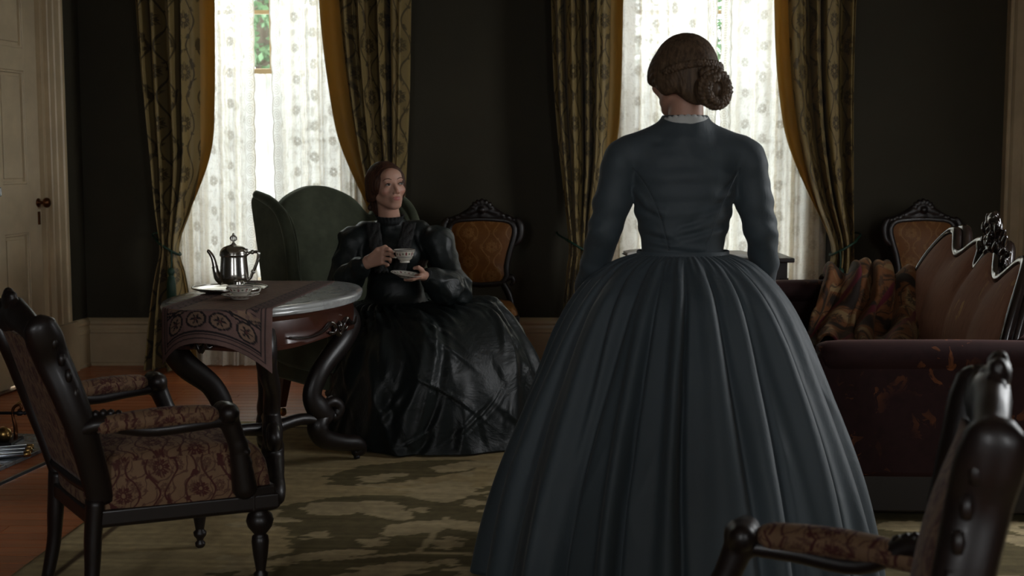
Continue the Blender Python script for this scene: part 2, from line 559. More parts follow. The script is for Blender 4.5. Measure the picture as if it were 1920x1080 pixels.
def mk_simple(name, c, rough=0.5, metal=0.0, bump=0.0, bs=40, var=0.25, **k):
    m = Mat(name, c, rough, metal, **k)
    n = m.noise(m.coord('Object'), 8, 4)
    m.color(m.mix(n, tuple(x * (1 - var) for x in c), c))
    if bump: m.bump(m.noise(m.coord('Object'), bs, 4), bump, 0.003)
    return m.m
def mk_damask(name, ground, motif, P, Q, rough=0.7, patch=None, sheen=0.0, second=None, wob=0.02, tint=None):
    m = Mat(name, ground, rough, spec=0.25, sheen=sheen, sheen_tint=tint)
    v = m.coord('UV')
    f = m.floral(v, P, Q, wob)
    if patch is not None:
        f = f * m.noise(v, patch, 3).step(0.44, 0.60)
    c = m.mix(f, ground, motif)
    if second is not None:
        g = m.floral(m.coord('UV', (1, 1, 1), 0.6), P * 0.63, Q * 0.55, wob)
        c = m.mix(g * 0.7, c, second)
    n = m.noise(v, 14, 3)
    c = m.mix(n.step(0.35, 0.8) * 0.35, c, tuple(x * 0.45 for x in ground))
    m.color(c)
    b = m.bump(f, 0.25, 0.003)
    m.bump(m.noise(v, 240, 2), 0.18, 0.001, b); return m.m
def mk_worn(name, ground, motif, rough=0.75, sheen=0.2, tint=None, sc_=13.0, lo=0.57, streak=False):
    m = Mat(name, ground, rough, spec=0.2, sheen=sheen, sheen_tint=tint)
    v = m.coord('UV', (1, 0.45, 1) if streak else (1, 1, 1))
    n = m.noise(m.warp(v, 9, 0.09), sc_, 3, 0.6, 0.8)
    big = m.noise(m.coord('UV'), 2.6, 2).step(0.42, 0.62)
    f = n.step(lo, lo + 0.035) * big
    fine = m.noise(m.coord('UV', (6, 0.6, 1) if streak else (1, 1, 1)), 26, 3)
    c = m.mix(f, ground, motif); c = m.mix(fine.step(0.4, 0.8) * 0.5, c, tuple(x * 0.5 for x in ground))
    m.color(c); b = m.bump(f, 0.2, 0.002); m.bump(m.noise(m.coord('UV'), 220, 2), 0.18, 0.001, b); return m.m
def mk_velvet(name, c, tint):
    m = Mat(name, c, 0.85, spec=0.15, sheen=0.45, sheen_tint=tint)
    n = m.noise(m.coord('Object'), 9, 5, 0.6); m.color(m.mix(n.step(0.3, 0.75), tuple(x * 0.6 for x in c), c))
    m.bump(m.noise(m.coord('Object'), 130, 2), 0.15, 0.002); return m.m
def mk_attr(name, rough=0.9, bump=0.4, bs=350, sheen=0.0, spec=0.2):
    m = Mat(name, (0.5, 0.5, 0.5), rough, spec=spec, sheen=sheen)
    a = m.node('ShaderNodeVertexColor'); a.layer_name = 'Col'
    n = m.noise(m.coord('Object'), 22, 4)
    k = m.mix(n.step(0.25, 0.8) * 0.3, a.outputs[0], (0.02, 0.018, 0.012))
    m.color(k); m.bump(m.noise(m.coord('Object'), bs, 2), bump, 0.002); return m.m
def mk_porcelain():
    m = Mat('painted_porcelain', (0.62, 0.58, 0.50), 0.18, coat=0.4)
    t = m.node('ShaderNodeTexCoord')
    x, y, z = m.xyz(t.outputs['UV'])            # u = turns round the piece, v = 0..1 up the painted band
    b1 = 1.0 - (y - 0.90).abs().step(0.020, 0.035); b2 = 1.0 - (y - 0.30).abs().step(0.015, 0.03)
    n = m.noise(t.outputs['UV'], 9, 2)
    a = ((x * 9.0).fract() - 0.5); q = (a * a * 2.2 + (y - 0.6) * (y - 0.6)).sqrt()
    flw = (1.0 - q.step(0.15, 0.24)) * n.step(0.36, 0.46)
    c = m.mix(flw, (0.62, 0.58, 0.50), (0.20, 0.05, 0.06))
    a2 = ((x * 9.0 + 0.5).fract() - 0.5); q2 = (a2 * a2 * 1.4 + (y - 0.6) * (y - 0.6) * 2.5).sqrt()
    c = m.mix((1.0 - q2.step(0.12, 0.2)) * 0.8, c, (0.06, 0.10, 0.05))
    c = m.mix(b1.max(b2), c, (0.05, 0.055, 0.07)); m.color(c); return m.m
def mk_marble(name, c, v):
    m = Mat(name, c, 0.16, coat=0.2)
    n = m.noise(m.coord('Object'), 5, 6, 0.6, 1.5); m.color(m.mix((n - 0.5).abs().step(0.0, 0.06), v, c)); return m.m
def mk_silk(name, c, rough=0.38):
    m = Mat(name, c, rough, spec=0.30)
    n = m.noise(m.coord('Object'), 5, 5, 0.6, 0.8); f = m.noise(m.coord('Object', (1, 1, 0.5)), 26, 4, 0.65, 0.4)
    b = m.bump(n, 0.35, 0.03); m.bump(f, 0.12, 0.005, b); return m.m
def mk_cotton(name, c):
    m = Mat(name, c, 0.62, spec=0.35, sheen=0.12)
    n = m.noise(m.coord('Object'), 6, 4); m.color(m.mix(n, tuple(x * 0.78 for x in c), c))
    b = m.bump(m.noise(m.coord('Object', (1.6, 1.6, 0.9)), 9, 4, 0.6, 0.5), 0.25, 0.012)
    m.bump(m.wave(m.coord('Object'), 420, 1, 1, 1, 'Z'), 0.08, 0.001, b); return m.m
def mk_hair(name, c, hi):
    m = Mat(name, c, 0.55, spec=0.22)
    v = m.coord('Object', (70, 70, 7)); n = m.noise(v, 1.6, 4, 0.6, 0.4)
    m.color(m.mix(n.step(0.3, 0.75), c, hi)); m.bump(n, 0.55, 0.004); return m.m
def mk_skin():
    m = Mat('skin', (0.5, 0.3, 0.22), 0.48, spec=0.4)
    a = m.node('ShaderNodeVertexColor'); a.layer_name = 'Col'
    n = m.noise(m.coord('Object'), 60, 3); k = m.mix(n * 0.12, a.outputs[0], (0.30, 0.13, 0.09)); m.color(k)
    m.set('Subsurface Weight', 0.12); m.set('Subsurface Radius', (0.012, 0.005, 0.003)); m.set('Subsurface Scale', 0.5)
    return m.m
def mk_throw():
    m = Mat('velvet_throw', (0.1, 0.05, 0.03), 0.8, spec=0.2, sheen=0.15, sheen_tint=(0.9, 0.6, 0.35))
    v = m.coord('UV')
    f = m.floral(v, 0.16, 0.22, 0.03); n = m.noise(v, 6, 3, 0.5, 0.8)
    c = m.mix(n.step(0.42, 0.50), (0.018, 0.011, 0.008), (0.135, 0.052, 0.018))
    c = m.mix(n.step(0.56, 0.62), c, (0.20, 0.130, 0.060)); c = m.mix(f * 0.75, c, (0.018, 0.012, 0.008))
    u, w, _ = m.xyz(v)
    st = ((u * 4.2 + n * 0.18).fract() - 0.5).abs().step(0.44, 0.47)
    c = m.mix(st, c, (0.085, 0.010, 0.018)); m.color(c); m.bump(m.noise(v, 200, 2), 0.2, 0.002); return m.m

MT = dict(
    wallpaper=mk_wallpaper(), trim=mk_paint('cream_paint', (0.55, 0.43, 0.265)), door=mk_paint('door_paint', (0.64, 0.53, 0.35)),
    ceiling=mk_paint('ceiling_paint', (0.42, 0.38, 0.31)), walnut=mk_wood('carved_walnut', (0.013, 0.0075, 0.006), 0.42, 0.08),
    mahogany=mk_wood('dark_mahogany', (0.075, 0.022, 0.012)), lace=mk_lace(), muslin=mk_sheer(), glass=mk_glass(),
    drape=mk_cloth_translucent('damask_drape', (0.285, 0.205, 0.076), 0.12, (0.075, 0.052, 0.019)),
    walnut_polished=mk_wood('polished_walnut', (0.018, 0.010, 0.008), 0.22, 1.0),
    lining=mk_cloth_translucent('gold_lining', (0.46, 0.295, 0.085), 0.45),
    green_velvet=mk_velvet('green_velvet', (0.080, 0.090, 0.058), (0.75, 0.85, 0.65)),
    arm_fabric=mk_damask('armchair_brocade', (0.205, 0.122, 0.068), (0.070, 0.018, 0.015), 0.105, 0.14, 0.8, sheen=0.06, second=(0.062, 0.018, 0.016), wob=0.03),
    sofa_fabric=mk_worn('sofa_velvet', (0.026, 0.009, 0.009), (0.175, 0.058, 0.020), sheen=0.16, tint=(0.8, 0.45, 0.4)),
    sofa_back=mk_worn('sofa_back_velvet', (0.27, 0.130, 0.080), (0.46, 0.26, 0.11), 0.75, 0.05, (0.95, 0.6, 0.4), 15.0, 0.60, True),
    amber=mk_damask('amber_brocade', (0.150, 0.055, 0.009), (0.215, 0.100, 0.026), 0.14, 0.17, 0.5),
    throw=mk_throw(), black_silk=mk_silk('black_taffeta', (0.0125, 0.0160, 0.0155), 0.42), black_wool=mk_simple('black_wool', (0.008, 0.009, 0.009), 0.8, bump=0.5, bs=90),
    lace_black=mk_simple('black_lace', (0.014, 0.0135, 0.012), 0.8, bump=0.9, bs=120, var=0.7),
    blue_cotton=mk_cotton('slate_cotton', (0.052, 0.068, 0.078)),
    silver=mk_simple('silver', (0.62, 0.60, 0.55), 0.20, 1.0, bump=0.02, bs=30, var=0.2), brass=mk_simple('brass', (0.55, 0.34, 0.12), 0.3, 1.0, var=0.35),
    bronze=mk_simple('bronze_knob', (0.16, 0.06, 0.022), 0.35, 0.9, var=0.3),
    steel=mk_simple('steel', (0.42, 0.45, 0.50), 0.3, 1.0, var=0.2), iron=mk_simple('iron', (0.04, 0.04, 0.045), 0.5, 0.8),
    porcelain=mk_porcelain(), china=mk_simple('plain_china', (0.60, 0.57, 0.50), 0.2, var=0.06, coat=0.4),
    marble=mk_marble('marble_top', (0.46, 0.47, 0.46), (0.37, 0.38, 0.375)), hearth=mk_marble('hearth_marble', (0.20, 0.22, 0.23), (0.10, 0.11, 0.12)),
    skin=mk_skin(), hair_brown=mk_hair('chestnut_hair', (0.026, 0.011, 0.007), (0.085, 0.036, 0.019)),
    hair_fair=mk_hair('fair_brown_hair', (0.056, 0.035, 0.021), (0.145, 0.094, 0.056)),
    white_cotton=mk_simple('white_cotton', (0.55, 0.56, 0.54), 0.7, bump=0.3, bs=150, var=0.1),
    tassel=mk_simple('green_cord', (0.008, 0.050, 0.026), 0.5, bump=0.6, bs=180, var=0.5),
    rug=mk_attr('woven_rug', 0.95, 0.6, 300), runner=mk_attr('woven_runner', 0.85, 0.4, 400),
    paper=mk_simple('paper', (0.62, 0.60, 0.55), 0.8, var=0.06), ink=mk_simple('dark_cloth_binding', (0.05, 0.03, 0.025), 0.6),
    leaf=mk_simple('tree_leaf', (0.06, 0.14, 0.05), 0.5, var=0.5), bark=mk_simple('tree_bark', (0.10, 0.075, 0.055), 0.9, bump=0.8, bs=20),
    ground=mk_simple('pale_gravel', (0.40, 0.39, 0.36), 0.9), eye=mk_attr('eye', 0.12, 0.0, 10, spec=0.5), slate=mk_simple('fire_brick', (0.05, 0.04, 0.035), 0.9, bump=0.5, bs=30),
)
FL = [mk_floor(i) for i in range(4)]

# ------------------------------------------------------------------ the room
def struct(o): o['kind'] = 'structure'; return o

# floor: boards running across the room, each a piece of its own where they show
fb = MB().box(-4.6, 3.75, YR - 0.3, YB + WALL_T, -0.06, -0.014)
floor = struct(fb.build('floor', FL[1], None, smooth=False))
PW = 0.086
plank_me = []
for L in (1.5, 2.3, 3.1):
    for k in range(4):
        w = PW / 2 - 0.0011
        b = MB(); e = 0.0016
        v = [(-L / 2 + 0.001, -w, -0.016), (L / 2 - 0.001, -w, -0.016), (L / 2 - 0.001, w, -0.016), (-L / 2 + 0.001, w, -0.016),
             (-L / 2 + 0.001, -w, -e), (L / 2 - 0.001, -w, -e), (L / 2 - 0.001, w, -e), (-L / 2 + 0.001, w, -e),
             (-L / 2 + 0.002, -w + e, 0), (L / 2 - 0.002, -w + e, 0), (L / 2 - 0.002, w - e, 0), (-L / 2 + 0.002, w - e, 0)]
        b.add(v, [(0, 1, 5, 4), (1, 2, 6, 5), (2, 3, 7, 6), (3, 0, 4, 7), (4, 5, 9, 8), (5, 6, 10, 9), (6, 7, 11, 10), (7, 4, 8, 11), (8, 9, 10, 11)])
        o = b.build('plank', FL[k], None, smooth=False)
        plank_me.append((L, o.data)); bpy.data.objects.remove(o)
pr = random.Random(3)
y = YB + WALL_T - PW / 2
rest = MB()
while y > YR:
    x = -3.9 - pr.random() * 1.2
    while x < 3.6:
        L, me = pr.choice(plank_me)
        if y > 3.55:
            if x + L > -3.2:
                o = bpy.data.objects.new('plank', me); link(o, floor); o.location = (x + L / 2, y, 0)
        else:
            rest.box(x + 0.001, x + L - 0.001, y - PW / 2 + 0.001, y + PW / 2 - 0.001, -0.016, 0)
        x += L
    y -= PW
o = rest.build('planking', FL[0], floor, smooth=False); o['kind'] = 'stuff'

struct(MB().box(-4.6, 3.75, YR - 0.3, YB + WALL_T, ZC, ZC + 0.1).build('ceiling', MT['ceiling'], None, smooth=False))

# window wall with two deep openings
wb = MB()
xs = [-4.0, WIN[0][0] - WIN[0][1], WIN[0][0] + WIN[0][1], WIN[1][0] - WIN[1][1], WIN[1][0] + WIN[1][1], 3.75]
for i in (0, 2, 4): wb.box(xs[i], xs[i + 1], YB, YB + WALL_T, 0, ZC)
for i in (1, 3):
    wb.box(xs[i], xs[i + 1], YB, YB + WALL_T, WZ1, ZC); wb.box(xs[i], xs[i + 1], YB, YB + WALL_T, 0, WZ0)
wall_back = struct(wb.build('wall_back', MT['wallpaper'], None, smooth=False))

# left wall: its own frame, x along the wall from the far corner, y into the room
LA = math.atan2(-1.0, -0.15)
LP = (-2.63, YB, 0)
def left(o): o.location = LP; o.rotation_euler = (0, 0, LA); return o
DS0, DS1, DZ = 0.49, 1.47, 2.55
lw = MB().box(-0.3, DS0, -0.25, 0, 0, ZC).box(DS1, 10.3, -0.25, 0, 0, ZC).box(DS0, DS1, -0.25, 0, DZ, ZC)
wall_left = struct(left(lw.build('wall_left', MT['wallpaper'], None, smooth=False)))
wr = MB(); cy, hw = SIDE_FILL_WIN[0]
wr.box(XR, XR + 0.2, YR - 0.3, cy - hw, 0, ZC).box(XR, XR + 0.2, cy + hw, YB + 0.1, 0, ZC).box(XR, XR + 0.2, cy - hw, cy + hw, 0, SZ0).box(XR, XR + 0.2, cy - hw, cy + hw, SZ1, ZC)
struct(wr.build('wall_right', MT['wallpaper'], None, smooth=False))
rw = MB(); xs = [-4.6, REAR_FILL_WIN[0][0] - REAR_FILL_WIN[0][1], REAR_FILL_WIN[0][0] + REAR_FILL_WIN[0][1], REAR_FILL_WIN[1][0] - REAR_FILL_WIN[1][1], REAR_FILL_WIN[1][0] + REAR_FILL_WIN[1][1], 3.75]
for i in (0, 2, 4): rw.box(xs[i], xs[i + 1], YR - 0.25, YR, 0, ZC)
for i in (1, 3): rw.box(xs[i], xs[i + 1], YR - 0.25, YR, RZ1, ZC); rw.box(xs[i], xs[i + 1], YR - 0.25, YR, 0, RZ0)
struct(rw.build('wall_rear', MT['wallpaper'], None, smooth=False))

# baseboards: moulded profile (depth, height)
BP = [(0, 0), (0.030, 0), (0.030, 0.016), (0.022, 0.022), (0.022, 0.200), (0.030, 0.206), (0.030, 0.222), (0.024, 0.232), (0.020, 0.250), (0.030, 0.262), (0.030, 0.276), (0.012, 0.294), (0, 0.297)]
def base_run(m, x0, x1, back=True):
    """profile along x; depth toward -y for the back wall, +y in the left wall frame"""
    sgn = -1 if back else 1; y0 = YB if back else 0
    n = len(BP); v = [(x, y0 + sgn * d, z) for x in (x0, x1) for d, z in BP]
    f = [(i, i + 1, n + i + 1, n + i) for i in range(n - 1)] + [tuple(range(n)), tuple(range(n, 2 * n))]
    m.add(v, f)
bb = MB(); base_run(bb, -2.66, WIN[0][0] - WIN[0][1] - 0.11); base_run(bb, WIN[0][0] + WIN[0][1] + 0.11, WIN[1][0] - WIN[1][1] - 0.11); base_run(bb, WIN[1][0] + WIN[1][1] + 0.11, 3.0)
struct(bb.build('baseboard_back', MT['trim'], None, smooth=False))
bl = MB(); base_run(bl, 0.0, 0.215, False); base_run(bl, DS1 + 0.27, 1.9, False)
struct(left(bl.build('baseboard_left', MT['trim'], None, smooth=False)))

# door casing on the left wall (fluted architrave with plinth blocks) and the panelled door
CP = [(0.0, 0.0), (0.045, 0.0), (0.050, 0.006), (0.050, 0.020), (0.036, 0.030), (0.028, 0.050), (0.028, 0.100), (0.034, 0.108), (0.034, 0.130), (0.026, 0.140), (0.022, 0.190), (0.030, 0.200), (0.030, 0.225), (0.014, 0.240), (0.0, 0.245)]
def casing(m, s_in, sign, z0, z1):
    n = len(CP); v = [(s_in - sign * w, d, z) for z in (z0, z1) for d, w in CP]
    m.add(v, [(i, i + 1, n + i + 1, n + i) for i in range(n - 1)] + [tuple(range(n)), tuple(range(n, 2 * n))])
tc = MB(); casing(tc, DS0 - 0.012, 1, 0.30, DZ + 0.05); casing(tc, DS1 + 0.012, -1, 0.30, DZ + 0.05)
tc.box(DS0 - 0.262, DS0 - 0.008, 0, 0.055, 0, 0.30).box(DS1 + 0.008, DS1 + 0.262, 0, 0.055, 0, 0.30)
tc.box(DS0 - 0.27, DS1 + 0.27, 0, 0.05, DZ + 0.02, DZ + 0.26).box(DS0 - 0.012, DS0 + 0.02, -0.25, 0.02, 0, DZ).box(DS1 - 0.02, DS1 + 0.012, -0.25, 0.02, 0, DZ)
struct(left(tc.build('trim_1', MT['trim'], None, smooth=False, bevel=0.002)))

door = struct(left(bpy.data.objects.new('door_1', None))); link(door)
dp = MB(); a, b = DS0 + 0.022, DS1 - 0.022
st = [(0.02, 0.22), (0.86, 1.135), (1.765, 1.89), (2.40, DZ - 0.01)]          # rails
dp.box(a, a + 0.145, -0.05, -0.008, 0.012, DZ - 0.006).box(b - 0.145, b, -0.05, -0.008, 0.012, DZ - 0.006)
mid = (a + b) / 2
dp.box(mid - 0.06, mid + 0.06, -0.05, -0.008, 0.012, DZ - 0.006)
for z0, z1 in st: dp.box(a, b, -0.05, -0.0085, z0, z1)
dp.build('door_leaf', MT['door'], door, smooth=False, bevel=0.003)
for z0, z1 in ((0.22, 0.86), (1.135, 1.765), (1.89, 2.40)):
    for x0, x1 in ((a + 0.145, mid - 0.06), (mid + 0.06, b - 0.145)):
        q = MB(); w = 0.032
        q.box(x0, x1, -0.045, -0.030, z0, z1)
        q.box(x0 + w, x1 - w, -0.032, -0.016, z0 + w, z1 - w)
        for (u0, u1, v0, v1) in ((x0, x0 + 0.014, z0, z1), (x1 - 0.014, x1, z0, z1), (x0, x1, z0, z0 + 0.014), (x0, x1, z1 - 0.014, z1)):
            q.box(u0, u1, -0.032, -0.011, v0, v1)
        q.build('panel', MT['door'], door, smooth=False, bevel=0.004)
kx = DS0 + 0.055
kn = MB().lathe([(0.0, 0.0), (0.026, 0.0), (0.026, 0.004), (0.010, 0.008), (0.009, 0.030), (0.014, 0.034), (0.027, 0.042), (0.030, 0.054), (0.024, 0.066), (0.010, 0.072), (0, 0.073)], 20, (kx, -0.008, 1.026), 'y')
kn.build('door_knob', MT['bronze'], door)
MB().box(kx - 0.012, kx + 0.012, -0.008, -0.002, 0.90, 0.975).build('keyhole_plate', MT['bronze'], door, smooth=False, bevel=0.003)
# threshold
struct(left(MB().box(DS0, DS1, -0.25, 0.03, 0, 0.010).build('trim_2', MT['mahogany'], None, smooth=False)))

# casing at the right end of the window wall
rc = MB()
n = len(CP); v = [(3.0 + w, YB - d * 1.3, z) for z in (0, 2.9) for d, w in CP]
rc.add(v, [(i, i + 1, n + i + 1, n + i) for i in range(n - 1)] + [tuple(range(n)), tuple(range(n, 2 * n))])
rc.box(3.245, 3.56, YB - 0.02, YB, 0, 2.9).box(3.0, 3.56, YB - 0.05, YB, 2.9, 3.1)
struct(rc.build('trim_3', MT['trim'], None, smooth=False))

# far windows: casing, panelled reveal, sashes, panes
for wi, (cx, hw) in enumerate(WIN):
    w = struct(bpy.data.objects.new('window_%d' % (wi + 1), None)); link(w); w.location = (cx, YB, 0)
    fr = MB()
    for s in (-1, 1):
        x0, x1 = sorted((s * (hw + 0.11), s * (hw - 0.005)))
        fr.box(x0, x1, -0.032, 0.0, 0, WZ1 + 0.10)
        x0, x1 = sorted((s * (hw + 0.11), s * (hw + 0.085)))
        fr.box(x0, x1, -0.045, 0.0, 0, WZ1 + 0.10)
    fr.box(-hw - 0.11, hw + 0.11, -0.04, 0.0, WZ1, WZ1 + 0.12)
    fr.box(-hw, hw, -0.02, 0.0, 0, WZ0 + 0.02)
    fr.build('window_frame', MT['trim'], w, smooth=False, bevel=0.003)
    rv = MB()
    for s in (-1, 1):
        x0, x1 = sorted((s * hw, s * (hw - 0.015))); rv.box(x0, x1, 0.0, WALL_T, WZ0, WZ1)
    rv.box(-hw, hw, 0, WALL_T, WZ1 - 0.015, WZ1).box(-hw, hw, 0.0, WALL_T + 0.04, WZ0, WZ0 + 0.025)
    rv.build('window_reveal', MT['trim'], w, smooth=False)
    yy = WALL_T - 0.10
    zm = 1.815
    for z0, z1, dy in ((WZ0 + 0.025, zm + 0.02, 0.0), (zm - 0.02, WZ1 - 0.015, 0.045)):
        sb = MB(); y0, y1 = yy + dy, yy + dy + 0.04
        sb.box(-hw + 0.015, -hw + 0.065, y0, y1, z0, z1).box(hw - 0.065, hw - 0.015, y0, y1, z0, z1)
        sb.box(-hw + 0.015, hw - 0.015, y0, y1, z0, z0 + 0.045).box(-hw + 0.015, hw - 0.015, y0, y1, z1 - 0.045, z1)
        sash = sb.build('sash', MT['trim'], w, smooth=False, bevel=0.003)
        nb = 3 if z0 < 1 else 3
        zs = [z0 + 0.045 + (z1 - z0 - 0.09) * k / nb for k in range(nb + 1)]
        gb = MB(); gb.box(-0.014, 0.014, y0 + 0.006, y1 - 0.006, z0, z1)
        for z in zs[1:-1]: gb.box(-hw + 0.06, hw - 0.06, y0 + 0.006, y1 - 0.006, z - 0.012, z + 0.012)
        gb.build('glazing_bar', MT['trim'], sash, smooth=False)
        for k in range(nb):
            for x0, x1 in ((-hw + 0.065, -0.014), (0.014, hw - 0.065)):
                MB().box(x0, x1, y0 + 0.018, y0 + 0.022, zs[k] + 0.012, zs[k + 1] - 0.012).build('pane', MT['glass'], sash, smooth=False)
# frames of the added fill-light windows behind the camera
for wi, (cx, hw) in enumerate(REAR_FILL_WIN):
    w = struct(bpy.data.objects.new('window_%d' % (wi + 3), None)); link(w); w.location = (cx, YR, 0)
    fr = MB(); y0, y1 = -0.16, -0.11
    fr.box(-hw, -hw + 0.06, y0, y1, RZ0, RZ1).box(hw - 0.06, hw, y0, y1, RZ0, RZ1).box(-hw, hw, y0, y1, RZ0, RZ0 + 0.06).box(-hw, hw, y0, y1, RZ1 - 0.06, RZ1)
    fr.box(-hw, hw, y0, y1, 1.78, 1.83).box(-0.015, 0.015, y0, y1, RZ0, RZ1)
    fr.box(-hw - 0.1, -hw, 0, 0.03, RZ0 - 0.1, RZ1 + 0.1).box(hw, hw + 0.1, 0, 0.03, RZ0 - 0.1, RZ1 + 0.1).box(-hw, hw, 0, 0.03, RZ1, RZ1 + 0.1).box(-hw, hw, 0, 0.05, RZ0 - 0.1, RZ0)
    fr.build('window_frame', MT['trim'], w, smooth=False)

w = struct(bpy.data.objects.new('window_5', None)); link(w); w.location = (XR, SIDE_FILL_WIN[0][0], 0); hw = SIDE_FILL_WIN[0][1]  # out-of-view window, added to light the room from the right
fr = MB().box(0.10, 0.15, -hw, -hw + 0.05, SZ0, SZ1).box(0.10, 0.15, hw - 0.05, hw, SZ0, SZ1).box(0.10, 0.15, -hw, hw, SZ0, SZ0 + 0.05).box(0.10, 0.15, -hw, hw, SZ1 - 0.05, SZ1).box(0.10, 0.15, -hw, hw, 1.78, 1.83).box(0.11, 0.14, -0.014, 0.014, SZ0, SZ1)
fr.box(-0.03, 0, -hw - 0.1, -hw, SZ0 - 0.1, SZ1 + 0.1).box(-0.03, 0, hw, hw + 0.1, SZ0 - 0.1, SZ1 + 0.1).box(-0.03, 0, -hw, hw, SZ1, SZ1 + 0.1).box(-0.05, 0, -hw, hw, SZ0 - 0.1, SZ0)
fr.build('window_frame', MT['trim'], w, smooth=False)
# outside: ground and trees
struct(MB().box(-40, 40, -40, YR - 0.3, -0.6, -0.5).box(-40, 40, YB + WALL_T + 0.01, 60, -0.6, -0.5).box(XR + 0.3, 40, YR - 0.3, YB + WALL_T + 0.01, -0.6, -0.5).build('ground', MT['ground'], None, smooth=False))
def tree(label, loc, h, crown_r, n, seed):
    r = random.Random(seed)
    t = thing('tree', label, 'tree', loc)
    tb = MB().tube([(0, 0, 0), (0.05, 0.02, h * 0.3), (-0.05, 0, h * 0.62), (0.02, 0, h)], [0.22, 0.17, 0.11, 0.03], 8)
    for k in range(9):
        a = r.random() * 6.28; z = h * (0.35 + 0.06 * k); L = crown_r * (0.6 + 0.4 * r.random())
        tb.tube([(0, 0, z), (L * 0.5 * math.cos(a), L * 0.5 * math.sin(a), z + 0.35), (L * math.cos(a), L * math.sin(a), z + 0.5)], [0.07, 0.045, 0.012], 6)
    tb.build('trunk', MT['bark'], t)
    lv = MB()
    for k in range(n):
        d = np.array([r.gauss(0, 1) for _ in range(3)]); d /= np.linalg.norm(d)
        R = crown_r * (0.45 + 0.6 * r.random())
        c = np.array([0, 0, h * 0.72]) + d * R * np.array([1, 1, 0.85])
        c += 0.25 * np.array([mnoise.noise(Vector(c * 1.1)), 0, 0])
        if mnoise.noise(Vector(c * 0.9)) < -0.08: continue
        s = 0.035 + 0.035 * r.random()
        a = np.array([r.gauss(0, 1) for _ in range(3)]); a /= np.linalg.norm(a); b = np.cross(a, d + 0.01); b /= np.linalg.norm(b)
        lv.add([c - a * s, c - b * s * 0.5 + a * s * 0.1, c + a * s, c + b * s * 0.5 + a * s * 0.1], [(0, 1, 2, 3)])
    o = lv.build('crown', MT['leaf'], t, fixn=False); o['kind'] = 'stuff'
tree('leafy green tree seen outside through the window behind the coffee pot', (-2.9, 16.0, -0.5), 5.4, 1.9, 15000, 1)
tree('leafy green tree seen outside through the window behind the standing woman', (2.9, 17.5, -0.5), 5.8, 2.0, 15000, 5)
# ------------------------------------------------------------------ curtains
def interp_pts(tab, z):
    zs = [t[0] for t in tab]; return crom(zs, [t[1] for t in tab], z)

